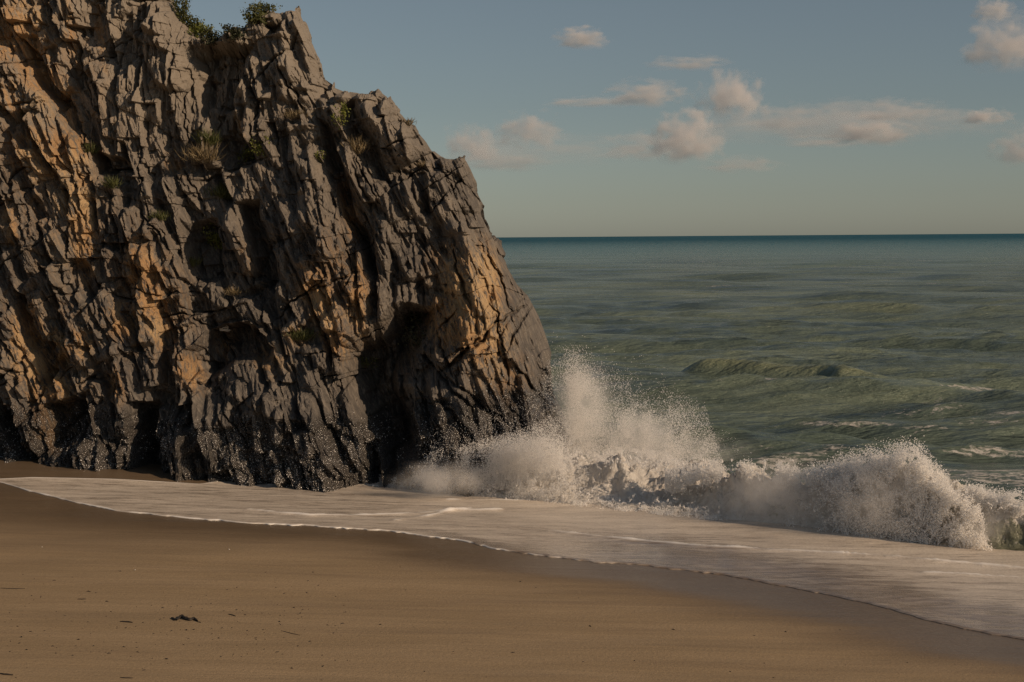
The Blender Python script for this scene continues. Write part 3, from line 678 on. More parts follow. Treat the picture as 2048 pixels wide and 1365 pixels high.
# ------------------------------------------------------------------ breaking wave and wash round the rock
BASE = np.array([(640, 968), (700, 972), (780, 979), (900, 991), (1050, 1003), (1200, 1016), (1350, 1032), (1500, 1046), (1650, 1062), (1800, 1080), (1900, 1092), (2048, 1108), (2500, 1162)], float)
CRX = [640, 700, 780, 860, 950, 1050, 1150, 1250, 1350, 1430, 1480, 1540, 1620, 1700, 1800, 1880, 1930, 1990, 2048, 2200, 2500]
CRH = [.03, .16, .36, .52, .66, .66, .70, .66, .62, .84, .92, .84, .90, 1.02, 1.06, 1.00, .86, .72, .74, .80, .60]
FOAM_MAT = water_foam_material('breaking_foam', (0.012, 0.036, 0.048), (0.185, 0.185, 0.130), (0.90, 0.86, 0.80), 0.7, 0.8)
def wave_mesh(name, t0, t1, seed, **props):
    us = np.arange(t0, t1, 1.7); ns = 150
    bp = np.interp(us, BASE[:, 0], BASE[:, 1]) + 2.2 * fbm(us / 60, us * 0, 0, 3, 401)
    B = on_level(us, bp, SEA_Z)
    hc = np.interp(us, CRX, CRH)
    wf = np.interp(us, [640, 1300, 1420, 1600, 2500], [1.3, 1.5, 0.75, 0.55, 0.6])
    bk = np.interp(us, [640, 780, 1000, 1300, 1450, 1650, 2500], [0.8, 2.2, 4.2, 5.4, 3.6, 2.6, 2.6])
    chaos = np.interp(us, [640, 1330, 1450, 1700, 2500], [1.0, 1.0, 0.55, 0.35, 0.3])
    v = np.linspace(0, 1, ns)
    S = (wf + bk)[None, :] * (v[:, None] ** 1.25)
    dirv = np.array((0.22, 0.975))
    X = B[None, :, 0] + S * dirv[0]; Y = B[None, :, 1] + S * dirv[1]
    front = smooth(0, 1, S / wf[None, :]) ; back = 1 - smooth(0, 1, (S - wf[None, :] * 0.9) / bk[None, :])
    prof = front * back
    lump = 0.5 + 0.75 * fbm(X * 0.9, Y * 0.8, 0, 3, seed + 1)
    lump = np.clip(lump, 0.30, 1.3)
    hgt = hc[None, :] * (prof * (1 - 0.75 * chaos[None, :]) + np.maximum(prof, 0.25 * back * smooth(0, 0.12, S / wf[None, :])) * 0.9 * chaos[None, :] * lump)
    ragged = 1 + 0.22 * fbm(X * 1.8, Y * 0.4, 0, 3, seed + 5)
    Z = SEA_Z + 0.0 + hgt * ragged
    lipk = (1 - chaos)[None, :] * np.clip(hgt / np.maximum(hc[None, :], .05), 0, 1) ** 3 * smooth(1.4, 0.9, S / wf[None, :])
    X = X - lipk * 0.26 * SN[0]; Y = Y - lipk * 0.26 * SN[1]
    amp = (0.085 * chaos + 0.10 * (1 - chaos))[None, :] * smooth(0.0, 0.22, hgt) 
    bil = lambda o, f: fbm(X * f + o, Y * f, Z * f, 5, seed + 11 + int(o), 0.58)
    topness = smooth(0.25, 0.9, hgt / np.maximum(hc[None, :], .05))
    q = 0.55 + 0.6 * topness
    Z = Z + amp * q * (4 * np.abs(bil(0, 1.9)) - 0.8) * 0.9 + amp * 0.30 * (4 * np.abs(bil(7, 6.0)) - .8)
    X = X + amp * bil(31, 2.6) * 0.7; Y = Y + amp * bil(53, 2.6) * 0.7
    fn = fbm(X * 1.4, Y * 1.4, Z * 2, 4, seed + 71)
    foam = 0.80 + 0.18 * chaos[None, :] + (0.5 - 0.2 * chaos[None, :]) * fn
    fr = smooth(1.05, 0.5, S / wf[None, :]) * smooth(1400, 1500, us)[None, :]
    foam = foam - fr * (0.16 + 0.35 * fn) * smooth(0.95, 0.55, hgt / np.maximum(hc[None, :], .05))
    foam = foam - 0.5 * fr * smooth(1940, 2010, us)[None, :]
    foam = foam * smooth(0.0, 0.10, 1 - v)[:, None] + 0.25 * smooth(0.9, 1, v)[:, None]
    foam = foam - smooth(1420, 1560, us)[None, :] * smooth(1.15, 2.2, S / wf[None, :]) * (0.46 - 0.5 * fbm(X * 0.7, Y * 2.2, 0, 4, 733))
    Z = Z - 0.10 * smooth(0.93, 1.0, v)[:, None]
    Z[0] -= 0.05
    P = np.stack([X, Y, Z], -1)
    me = mesh_from(name, P.reshape(-1, 3), grid_faces(ns, len(us)), [FOAM_MAT], True, {'foam': np.clip(foam, 0, 1)})
    return link(name, me, **props)
wave_mesh('foaming_wash', 640, 1405, 500, kind='thing', label='churning white wash piled against the foot of the rock buttress', category='wave')
wave_mesh('breaking_wave', 1398, 2500, 500, kind='thing', label='breaking wave with a tall burst of spray in front of the sea', category='wave')

# ------------------------------------------------------------------ spray: clouds of droplets
def droplet_material():
    m = Mat('spray_droplet')
    d = m.bsdf(Base_Color=(0.95, 0.93, 0.90), Roughness=0.45, IOR=1.33)
    t = m.n('ShaderNodeBsdfTranslucent'); m.set(t.inputs['Color'], (0.95, 0.93, 0.90))
    x = m.n('ShaderNodeMixShader'); x.inputs[0].default_value = 0.4
    m.t.links.new(d.outputs[0], x.inputs[1]); m.t.links.new(t.outputs[0], x.inputs[2])
    return m.done(x)
DROP = droplet_material()
def points_group():
    ng = bpy.data.node_groups.new('droplets', 'GeometryNodeTree')
    ng.interface.new_socket('Geometry', in_out='INPUT', socket_type='NodeSocketGeometry')
    ng.interface.new_socket('Geometry', in_out='OUTPUT', socket_type='NodeSocketGeometry')
    gi = ng.nodes.new('NodeGroupInput'); go = ng.nodes.new('NodeGroupOutput')
    mp = ng.nodes.new('GeometryNodeMeshToPoints'); na = ng.nodes.new('GeometryNodeInputNamedAttribute'); na.data_type = 'FLOAT'; na.inputs['Name'].default_value = 'rad'
    sm = ng.nodes.new('GeometryNodeSetMaterial'); sm.inputs['Material'].default_value = DROP
    ng.links.new(gi.outputs[0], mp.inputs['Mesh']); ng.links.new(na.outputs['Attribute'], mp.inputs['Radius'])
    ng.links.new(mp.outputs[0], sm.inputs['Geometry']); ng.links.new(sm.outputs[0], go.inputs[0])
    return ng
PG = points_group()
def spray(name, P, rad, label):
    me = bpy.data.meshes.new(name); me.vertices.add(len(P)); me.vertices.foreach_set('co', np.ascontiguousarray(P, np.float32).ravel())
    at = me.attributes.new('rad', 'FLOAT', 'POINT'); at.data.foreach_set('value', np.ascontiguousarray(rad, np.float32))
    me.materials.append(DROP); me.update()
    o = link(name, me, kind='stuff', label=label, category='spray')
    md = o.modifiers.new('droplets', 'NODES'); md.node_group = PG
    return o
def sample(n, box, dens, depth, r0, r1, clump=0.8, cs=0.03, seed=0, pw=2.2):
    """droplets inside a traced region: dens(px, py) in 0..1, each at its own depth behind or in front of the wave"""
    out = []; got = 0; g = np.random.default_rng(900 + seed)
    for _ in range(60):
        m = max(n * 2, 20000)
        px = g.uniform(box[0], box[2], m); py = g.uniform(box[1], box[3], m)
        cl = np.clip(0.5 + clump * 1.3 * fbm(px * cs, py * cs * 0.8, 0, 4, 930 + seed, 0.6), 0.02, 1.5)
        k = g.random(m) < dens(px, py) * cl
        px, py = px[k], py[k]
        out.append(at_depth(px, py, depth(px, py, g.random(len(px)))))
        got += len(px)
        if got >= n: break
    P = np.concatenate(out)[:n]
    rad = r0 + (r1 - r0) * g.random(len(P)) ** pw
    return P, rad
def base_y(px):                                                      # forward distance of the wave's foot
    b = np.interp(px, BASE[:, 0], BASE[:, 1]); return on_level(px, b, SEA_Z)[..., 1]
def between(px, py, tx, ty, bx, by, pw=1.3):
    t = np.interp(px, tx, ty, left=1e4, right=1e4); b = np.interp(px, bx, by)
    q = np.clip((py - t) / np.maximum(b - t, 1), 0, 1); return np.where((py > t) & (py < b), q ** pw, 0)
TA = ([1060, 1095, 1130, 1180, 1230, 1300, 1360, 1410, 1440], [790, 700, 715, 712, 720, 745, 775, 800, 890])
def dens_a(px, py):
    d = between(px, py, *TA, [1060, 1440], [940, 940], 1.25) * 0.8 * smooth(940, 890, py)
    d = d + 1.2 * np.exp(-((px - 1150) / 28) ** 2 - ((py - 790) / 55) ** 2) + 0.9 * np.exp(-((px - 1265) / 30) ** 2 - ((py - 868) / 30) ** 2) + 0.5 * np.exp(-((px - 1150) / 60) ** 2 - ((py - 870) / 40) ** 2)
    return d * 0.6
P, r = sample(120000, (1060, 690, 1450, 945), dens_a, lambda x, y, u: 31.3 + (u - .5) * 1.8 + (x - 1150) * .002, .0012, .0085, .7, .02, 1, 3.2)
P2, r2 = sample(2500, (1080, 650, 1480, 905), lambda x, y: between(x, y, [1080, 1100, 1200, 1320, 1480], [700, 655, 668, 720, 880], [1080, 1480], [905, 905], .8) * .7, lambda x, y, u: 31 + (u - .5) * 2, .003, .008, .4, .02, 2)
P3, r3 = sample(90000, (1090, 760, 1500, 950), lambda x, y: between(x, y, [1090, 1150, 1300, 1420, 1500], [800, 770, 810, 850, 905], [1090, 1500], [950, 950], 2.2) * smooth(950, 895, y), lambda x, y, u: 32.5 + (u - .5) * 2, .0007, .0022, .5, .012, 3)
spray('splash_spray', np.concatenate([P, P2, P3]), np.concatenate([r, r2, r3]), 'fan of fine spray thrown up off the seaward edge of the buttress')
TB = ([1560, 1610, 1650, 1690, 1740, 1790, 1830, 1856, 1875, 1910, 1960, 1985], [1040, 975, 935, 918, 908, 900, 892, 915, 945, 965, 1000, 1085])
def bby(x): return np.interp(x, BASE[:, 0], BASE[:, 1]) + 3
def dens_b(px, py):
    t = np.interp(px, TB[0], TB[1], left=1e4, right=1e4); b = bby(px)
    d = np.where((py > t) & (py < b), smooth(0, 45, py - t) * 0.9 + .05, 0)
    core = np.exp(-np.maximum(((px - 1800) / 150) ** 2, 0) * 1.2) * smooth(1650, 1715, px + 0.25 * (py - 980))
    return d * (0.12 + 0.88 * core)
P, r = sample(380000, (1560, 885, 1990, 1110), dens_b, lambda x, y, u: base_y(x) - .25 + u * .85 - 0.0, .0013, .0110, .9, .045, 4, 3.6)
P2, r2 = sample(2600, (1600, 870, 1900, 960), lambda x, y: np.exp(-((y - np.interp(x, TB[0], TB[1])) / 14) ** 2) * .6, lambda x, y, u: base_y(x) + u * .8, .004, .011, .6, .05, 5)
spray('wave_spray', np.concatenate([P, P2]), np.concatenate([r, r2]), 'dense burst of spray leaping in front of the breaking wave')
TC = ([700, 760, 800, 850, 900, 950, 1000, 1060, 1100, 1140, 1180], [985, 962, 945, 905, 888, 880, 868, 850, 832, 842, 900])
def dens_c(px, py):
    d = between(px, py, *TC, BASE[:, 0], BASE[:, 1] + 2, 0.9)
    d = d * (0.55 + 0.6 * np.exp(-((px - 1060) / 60) ** 2 - ((py - 920) / 40) ** 2) + 0.3 * np.exp(-((px - 880) / 60) ** 2 - ((py - 960) / 25) ** 2))
    return d * .8 * smooth(1190, 1070, px + 18 * noise(py / 14, px / 30, 0, 55))
P, r = sample(240000, (700, 820, 1190, 1010), dens_c, lambda x, y, u: base_y(x) - .05 + u * .9 - 0.5 * smooth(40, 110, np.interp(x, BASE[:, 0], BASE[:, 1]) - y), .0012, .0085, .8, .03, 6, 3.2)
P2, r2 = sample(1800, (860, 700, 1140, 900), lambda x, y: between(x, y, [860, 940, 1020, 1100, 1140], [860, 820, 770, 730, 760], [860, 1140], [900, 900], 1.2), lambda x, y, u: 27.6 + u * .6, .003, .006, .4, .02, 7)
spray('wash_spray', np.concatenate([P, P2]), np.concatenate([r, r2]), 'low ragged spray over the wash at the foot of the buttress')
def dens_e(px, py):
    d = between(px, py, [1090, 1130, 1200, 1300, 1380, 1440, 1480], [940, 900, 890, 900, 905, 915, 990], BASE[:, 0], BASE[:, 1] + 3, 0.5)
    return d * np.clip(0.35 + 1.3 * fbm(px / 34, py / 16, 0, 4, 977, 0.6), 0.03, 1) * smooth(1480, 1400, px)
P, r = sample(230000, (1090, 880, 1480, 1050), dens_e, lambda x, y, u: base_y(x) + np.clip((np.interp(x, BASE[:, 0], BASE[:, 1]) - y) / 130, 0, 1) * 3.6 - .25 + u * .5, .0012, .0090, .7, .06, 9, 3.2)
spray('foam_spray', P, r, 'tumbling beads of foam over the middle of the wash')
gb = np.random.default_rng(5)
spray('glint_beads', CL['beads'], 0.0025 + 0.0090 * gb.random(len(CL['beads'])) ** 3.5, 'white sea water beads standing in for glints on the wet foot of the cliff')
def crest_py(px):
    h = np.interp(px, CRX, CRH); Y = base_y(px) + .6
    P = np.stack([(px - 1024) / FPX * Y, Y, SEA_Z + h], -1); return project(P)[1]
def dens_d(px, py):
    c = crest_py(px); return np.exp(-((py - c - 6) / 16) ** 2) * np.clip(.35 + .9 * noise(px / 22, 1.5, 0, 77), 0, 1)
P, r = sample(150000, (1330, 860, 2060, 1080), dens_d, lambda x, y, u: base_y(x) + .2 + u * .7, .0014, .0100, .9, .05, 8, 3.0)
spray('crest_spray', P, r, 'ragged droplets torn off the crest of the breaking wave')

def strands(n, px0, px1, top, depth, g, lmin, lmax):
    out, rad = [], []
    for i in range(n):
        px = g.uniform(px0, px1); py = top(px) + g.normal(4, 9)
        P = at_depth(np.array(px), np.array(py), np.array(float(depth(px)) + g.uniform(-.2, .5)))
        v = np.array((g.normal(-.1, .5), g.normal(-.15, .4), abs(g.normal(1.0, .5)))); v = v / np.linalg.norm(v); L = g.uniform(lmin, lmax) * g.random() ** .7
        m = int(10 + L * 110); t = np.linspace(0, 1, m) + g.normal(0, .012, m)
        Q = P + v * (t * L)[:, None] - np.array((0, 0, 1.0)) * (t ** 2 * L * .55)[:, None] + g.normal(0, .004 + .010 * t[:, None], (m, 3))
        out.append(Q); rad.append((.0085 - .006 * t) * g.uniform(.5, 1.2))
    return np.concatenate(out), np.abs(np.concatenate(rad)) + .001
gs = np.random.default_rng(404)
c1 = strands(420, 1380, 2050, lambda x: float(crest_py(np.array(x))), lambda x: base_y(np.array(x)) + .25, gs, .06, .34)
c2 = strands(420, 800, 1430, lambda x: float(np.interp(x, [800, 950, 1100, 1200, 1300, 1430], [965, 935, 905, 915, 925, 925])), lambda x: base_y(np.array(x)) + .5, gs, .05, .30)
c3 = strands(180, 900, 1440, lambda x: float(np.interp(x, BASE[:, 0], BASE[:, 1])) - 22, lambda x: base_y(np.array(x)) + .1, gs, .04, .20)
spray('spray_strands', np.concatenate([c1[0], c2[0], c3[0]]), np.concatenate([c1[1], c2[1], c3[1]]), 'thin strings of water flung up along the breaking crests')
#--MORE--
def mist_material():
    m = Mat('fine_spray_mist')
    tc = m.n('ShaderNodeTexCoord'); oi = m.n('ShaderNodeObjectInfo')
    ln = m.n('ShaderNodeVectorMath'); ln.operation = 'LENGTH'; m.set(ln.inputs[0], tc.outputs['Object'])
    n = m.noise(m.pos(), 2.4, 5, 0.62)
    fall = m.ramp(ln.outputs['Value'], 0.15, 1.0, 1.0, 0.0)
    d = m.math('MULTIPLY', fall, m.ramp(m.math('ADD', n, m.math('MULTIPLY', fall, 0.22)), 0.40, 0.72))
    d = m.math('MULTIPLY', d, oi.outputs['Alpha'])
    v = m.n('ShaderNodeVolumePrincipled'); m.set(v.inputs['Color'], (0.995, 0.985, 0.97)); m.set(v.inputs['Density'], d)
    m.t.links.new(v.outputs[0], m.out.inputs['Volume']); m.m.cycles.volume_step_rate = 0.6
    return m.m
MIST = mist_material()
def mist_shell():
    import bmesh
    bm = bmesh.new(); bmesh.ops.create_icosphere(bm, subdivisions=3, radius=1.02)
    me = bpy.data.meshes.new('spray_mist'); bm.to_mesh(me); bm.free(); me.materials.append(MIST); return me
mist_me = mist_shell()
for px, py, rx, ry, Y, den, lab in (
    (1800, 1000, 165, 118, base_y(1800.) + .05, 1.3, 'soft mist inside the tall burst of the breaking wave'),
    (1570, 985, 150, 80, base_y(1570.) + .0, 1.2, 'soft mist along the face of the breaking wave'),
    (1065, 925, 120, 80, 28.6, 2.3, 'soft mist over the wash in front of the buttress'),
    (1270, 955, 170, 62, 28.6, 1.8, 'soft mist over the middle of the wash'),
    (890, 958, 140, 50, 28.2, 2.2, 'low mist over the left end of the wash'),
    (1165, 815, 95, 120, 31.6, 1.3, 'soft mist rising beside the seaward edge of the buttress'),
    (1275, 868, 110, 70, 31.8, 2.2, 'soft mist in the middle of the fan of spray'),
    (1330, 905, 230, 55, 33.0, 1.5, 'thin haze of spray drifting behind the wash'),
    (1970, 1062, 100, 60, base_y(1970.) + .1, 1.6, 'thin mist at the right end of the breaking wave')):
    o = link('spray_mist', mist_me, kind='stuff', label=lab, category='mist')
    k = float(Y) / FPX; o.location = at_depth(np.array(float(px)), np.array(float(py)), np.array(float(Y))); o.scale = (rx * k, min(rx, ry) * k * .8, ry * k); o.color = (1, 1, 1, den)
# ------------------------------------------------------------------ clouds over the horizon
def cloud_material():
    m = Mat('cloud_vapour')
    tc = m.n('ShaderNodeTexCoord'); oi = m.n('ShaderNodeObjectInfo')
    off = m.n('ShaderNodeCombineXYZ'); m.set(off.inputs[0], m.math('MULTIPLY', oi.outputs['Random'], 50.0)); m.set(off.inputs[1], m.math('MULTIPLY', oi.outputs['Random'], 23.0))
    add = m.n('ShaderNodeVectorMath'); add.operation = 'ADD'; m.set(add.inputs[0], tc.outputs['Object']); m.set(add.inputs[1], off.outputs[0])
    n = m.noise(m.mapping(add.outputs[0], (1.0, 1.0, 0.9)), 2.3, 7, 0.62)
    ln = m.n('ShaderNodeVectorMath'); ln.operation = 'LENGTH'; m.set(ln.inputs[0], tc.outputs['Object'])
    d = m.math('SUBTRACT', m.math('MULTIPLY', m.math('SUBTRACT', n, 0.39), 4.6), m.math('MULTIPLY', m.math('POWER', ln.outputs['Value'], 2.2), 0.95))
    sep = m.n('ShaderNodeSeparateXYZ'); m.set(sep.inputs[0], tc.outputs['Object'])
    base = m.ramp(sep.outputs['Z'], -0.75, -0.2, 0.0, 1.0)
    d = m.math('MULTIPLY', m.math('MAXIMUM', d, 0.0), base)
    d = m.math('MULTIPLY', d, m.math('MULTIPLY', oi.outputs['Alpha'], 0.030))
    v = m.n('ShaderNodeVolumePrincipled'); m.set(v.inputs['Color'], (0.97, 0.94, 0.93)); m.set(v.inputs['Density'], d); v.inputs['Anisotropy'].default_value = 0.0
    m.t.links.new(v.outputs[0], m.out.inputs['Volume'])
    m.m.cycles.volume_step_rate = 1.0
    return m.m
CLOUD_MAT = cloud_material()
CLOUDS = [  # px, py, half width, half height, density, label
    (1162, 80, 52, 24, .55, 'small lone pink cloud high above the tip of the cliff'),
    (1378, 128, 75, 18, .30, 'thin pink streak of cloud below and right of the lone high cloud'),
    (1292, 192, 78, 30, .50, 'low pink cloud trailing a thin grey tail to the left'),
    (1180, 206, 80, 13, .28, 'thin grey tail of cloud left of the low pink cloud'),
    (1462, 202, 62, 58, .70, 'tall pink puff of cloud near the middle of the sky'),
    (1560, 240, 85, 36, .26, 'faint veil of cloud right of the tall pink puff'),
    (1374, 282, 68, 56, .95, 'bright double headed cumulus low over the sea'),
    (1285, 298, 80, 32, .32, 'dim grey cloud joined to the left of the bright cumulus'),
    (1056, 268, 64, 42, .45, 'soft pale cloud just right of the cliff, second from the rock'),
    (944, 296, 56, 44, .45, 'soft broken cloud nearest the cliff'),
    (1010, 328, 100, 22, .22, 'faint low band of cloud under the two clouds beside the cliff'),
    (1752, 268, 88, 32, .55, 'long pale cloud low on the right with grey left end'),
    (1650, 284, 88, 16, .30, 'thin grey streak left of the long pale cloud'),
    (1800, 226, 96, 26, .36, 'wide faint cloud just above the long pale cloud'),
    (1690, 224, 80, 28, .22, 'faint veil left of the wide faint cloud'),
    (1970, 236, 54, 19, .50, 'small flat cloud near the right edge at mid height'),
    (2022, 96, 84, 58, .75, 'large pink cumulus cut by the upper right edge'),
    (1988, 24, 40, 28, .50, 'small puff above the large cumulus at the upper right'),
    (2046, 300, 60, 42, .48, 'pale cloud cut by the right edge low over the sea'),
    (1560, 262, 230, 34, .16, 'wide thin veil of haze behind the middle clouds'),
    (1080, 305, 210, 40, .14, 'wide thin veil of haze right of the cliff'),
    (1780, 252, 250, 40, .15, 'wide thin veil of haze behind the right hand clouds'),
    (1480, 332, 80, 20, .20, 'faint low smear of cloud under the bright cumulus'),
]
def cloud_shell():
    import bmesh
    bm = bmesh.new(); bmesh.ops.create_icosphere(bm, subdivisions=3, radius=1.15)
    me = bpy.data.meshes.new('cloud'); bm.to_mesh(me); bm.free(); me.materials.append(CLOUD_MAT)
    return me
cloud_me = cloud_shell()
for i, (px, py, rx, ry, den, lab) in enumerate(CLOUDS):
    D = 5200 + 700 * ((i * 7) % 5)
    P = at_depth(np.array(float(px)), np.array(float(py)), np.array(float(D)))
    o = link('cloud', cloud_me, kind='thing', label=lab, category='cloud', group='clouds over the horizon')
    o.location = P; k = D / FPX
    rx, ry = rx * 1.22, ry * 1.22
    o.scale = (rx * k, min(rx, ry * 1.6) * k, ry * k)
    o.color = (1, 1, 1, den * 165.0 / (min(rx, ry * 1.6) * k) )

# ------------------------------------------------------------------ plants growing on the rock
def leaf_material(name, a, b):
    m = Mat(name); p = m.pos()
    n = m.noise(p, 14.0, 3, 0.6)
    c = m.mix(m.ramp(n, 0.35, 0.65), a, b)
    d = m.bsdf(Base_Color=c, Roughness=0.6)
    t = m.n('ShaderNodeBsdfTranslucent'); m.set(t.inputs['Color'], c)
    x = m.n('ShaderNodeMixShader'); x.inputs[0].default_value = 0.25
    m.t.links.new(d.outputs[0], x.inputs[1]); m.t.links.new(t.outputs[0], x.inputs[2])
    return m.done(x)
LEAF = {'green': leaf_material('olive_leaf', (0.070, 0.080, 0.022), (0.115, 0.120, 0.035)), 'bright': leaf_material('bright_leaf', (0.15, 0.17, 0.03), (0.22, 0.23, 0.05)),
        'dark': leaf_material('dark_leaf', (0.030, 0.036, 0.016), (0.055, 0.060, 0.025)), 'dry': leaf_material('dry_grass', (0.19, 0.145, 0.075), (0.27, 0.21, 0.12))}
mt = Mat('woody_stem'); STEM = mt.done(mt.bsdf(Base_Color=mt.mix(mt.noise(mt.pos(), 30), (0.07, 0.05, 0.035), (0.13, 0.10, 0.07)), Roughness=0.85))
def tube(path, radii, sides=5):
    path = np.asarray(path, float); n = len(path); V = []; F = []
    for i in range(n):
        t = path[min(i + 1, n - 1)] - path[max(i - 1, 0)]; t = t / (np.linalg.norm(t) + 1e-9)
        a = np.cross(t, (0.3, 0.2, 0.93)); a /= np.linalg.norm(a) + 1e-9; b = np.cross(t, a)
        for k in range(sides):
            w = 2 * math.pi * k / sides; V.append(path[i] + radii[i] * (math.cos(w) * a + math.sin(w) * b))
    for i in range(n - 1):
        for k in range(sides):
            F.append((i * sides + k, i * sides + (k + 1) % sides, (i + 1) * sides + (k + 1) % sides, (i + 1) * sides + k))
    return np.array(V), np.array(F)
def join(parts):
    Vs, Fs, o = [], [], 0
    for V, F in parts: Vs.append(V); Fs.append(F + o); o += len(V)
    return np.concatenate(Vs), np.concatenate(Fs)
def plant(px, py, wpx, hpx, kind, label, leaves=260, blade=False, hang=0.0, g=None):
    g = np.random.default_rng(int(px * 7 + py * 13))
    P = on_cliff(px, py + hpx * 0.45); Y = P[1]; k = Y / FPX; sky_line = py < 90; w, h = (1.1 if sky_line else 1.3) * wpx * k, (0.95 if sky_line else 1.25) * hpx * k; leaves = int(leaves * (2.2 if sky_line else 1.4))
    root = bpy.data.objects.new('shrub' if not blade else 'grass_tuft', None); col.objects.link(root); root.location = P - np.array((0, 0.02, 0))
    root['label'] = label; root['category'] = 'plant'; root['group'] = 'plants on the rock'; root.empty_display_size = 0.1
    stems = []; tips = []
    ns = 7 if not blade else 4
    for i in range(ns):
        tip = np.array((g.uniform(-.5, .5) * w, -abs(g.normal(0, .25)) * w * .6 - 0.03, g.uniform(.35, .95) * h - hang * abs(g.normal()) * h))
        mid = tip * 0.5 + g.normal(0, .06, 3) * w
        stems.append(tube([np.zeros(3), mid, tip], [0.010, 0.007, 0.003])); tips.append((mid, tip))
    V, F = join(stems); link('stem', mesh_from('stem', V, F, [STEM], True), root)
    LV, LF = [], []
    cc = [t[1] for t in tips] + [t[0] for t in tips]
    for i in range(leaves):
        if blade:
            b = np.array((g.normal(0, .16) * w, g.normal(-.05, .08) * w, g.uniform(0, .12) * h)); d = np.array((g.normal(0, .5), g.normal(-.25, .35), 1.0 - hang * g.random())); d /= np.linalg.norm(d)
            L = h * g.uniform(.5, 1.0); s = np.cross(d, g.normal(0, 1, 3)); s /= np.linalg.norm(s); s *= 0.004 + 0.05 * L * .25
        else:
            b = cc[g.integers(len(cc))] + g.normal(0, .16, 3) * np.array((w, w * .7, h)); d = g.normal(0, 1, 3) + np.array((0, -.3, .5)); d /= np.linalg.norm(d)
            L = g.uniform(.03, .06) * (1 + w * .4); s = np.cross(d, g.normal(0, 1, 3)); s /= np.linalg.norm(s); s *= L * .38
        n = np.cross(d, s); n = n / np.linalg.norm(n) * L * .15
        o = len(LV); LV += [b, b + d * L * .5 + s + n, b + d * L, b + d * L * .5 - s + n]; LF.append((o, o + 1, o + 2, o + 3))
    link('foliage', mesh_from('foliage', np.array(LV), np.array(LF), [LEAF[kind]], False), root)
PLANTS = [
    (366, 24, 26, 50, 'green', 'dark bush on the skyline, uppermost beside the left rock tower', 300, False, 0),
    (384, 52, 30, 30, 'green', 'olive bush on the skyline just below the uppermost bush', 260, False, 0),
    (402, 66, 34, 24, 'bright', 'light green bush at the foot of the skyline dip', 240, False, 0),
    (432, 78, 38, 26, 'dark', 'dark shrub filling the bottom of the skyline dip', 260, False, 0),
    (466, 68, 34, 24, 'dark', 'dark low shrub on the skyline right of the dip', 240, False, 0),
    (514, 34, 36, 34, 'green', 'rounded bush clinging left of the summit block', 340, False, 0),
    (534, 20, 34, 18, 'green', 'spiky small bush overhanging beside the summit block', 160, False, 0),
    (681, 236, 18, 36, 'bright', 'bright green upright plant in the crack below the notch', 170, False, 0),
    (640, 316, 14, 16, 'bright', 'small bright green plant on the shaded ledge', 80, False, 0),
    (592, 232, 50, 20, 'dry', 'dry brown grass on the ledge under the summit block', 160, True, 0),
    (712, 296, 30, 34, 'dry', 'dry pale tuft on the slab edge below the notch', 140, True, 0),
    (818, 246, 26, 16, 'dry', 'thin dry tuft on the skyline above the pointed slab', 60, True, 0),
    (848, 330, 26, 12, 'dry', 'dry tuft in the gap below the pointed slab', 60, True, 0),
    (416, 282, 34, 34, 'green', 'green tuft in the gully left of the shaded wall', 180, True, 0),
    (490, 310, 34, 24, 'bright', 'yellow green plant on the shaded wall, left of the pair', 110, False, 0),
    (522, 302, 28, 28, 'bright', 'yellow green plant on the shaded wall, right of the pair', 110, False, 0),
    (408, 310, 56, 40, 'dry', 'brown dry scrub under the green tuft in the gully', 200, True, .6),
    (456, 388, 66, 30, 'green', 'wide grassy tuft capping the rock nose in mid cliff', 420, True, 0),
    (416, 440, 46, 44, 'green', 'sparse twiggy plant with pale flecks under the grassy tuft', 120, False, .2),
    (436, 482, 36, 30, 'bright', 'round yellow green cushion plant in the mid cliff hollow', 260, False, 0),
    (384, 526, 30, 22, 'green', 'low green tuft below and left of the cushion plant', 120, True, 0),
    (226, 368, 26, 26, 'green', 'grey green tuft on the left wall of the cliff', 110, True, 0),
    (184, 300, 24, 24, 'green', 'small green tuft beside the ochre patch on the left', 90, True, 0),
    (44, 226, 20, 20, 'green', 'small tuft near the left edge of the cliff', 80, True, 0),
    (836, 628, 60, 32, 'dark', 'dark green plant in the deep recess beside the orange buttress', 260, False, .2),
    (838, 676, 40, 32, 'dark', 'dark trailing plant under the recess plant beside the buttress', 180, False, .4),
    (732, 728, 30, 18, 'green', 'small green plant low inside the deep shaded recess', 110, False, 0),
    (606, 672, 48, 26, 'green', 'olive mat of plants on the ledge above the wet rocks', 150, True, 0),
    (466, 584, 34, 18, 'dry', 'dry reddish scrub at the right end of the long ledge', 100, True, 0),
    (320, 434, 30, 22, 'green', 'dull green tuft on the rock left of the mid cliff hollow', 100, True, 0),
]
for a in PLANTS: plant(*a[:6], leaves=a[6], blade=a[7], hang=a[8])

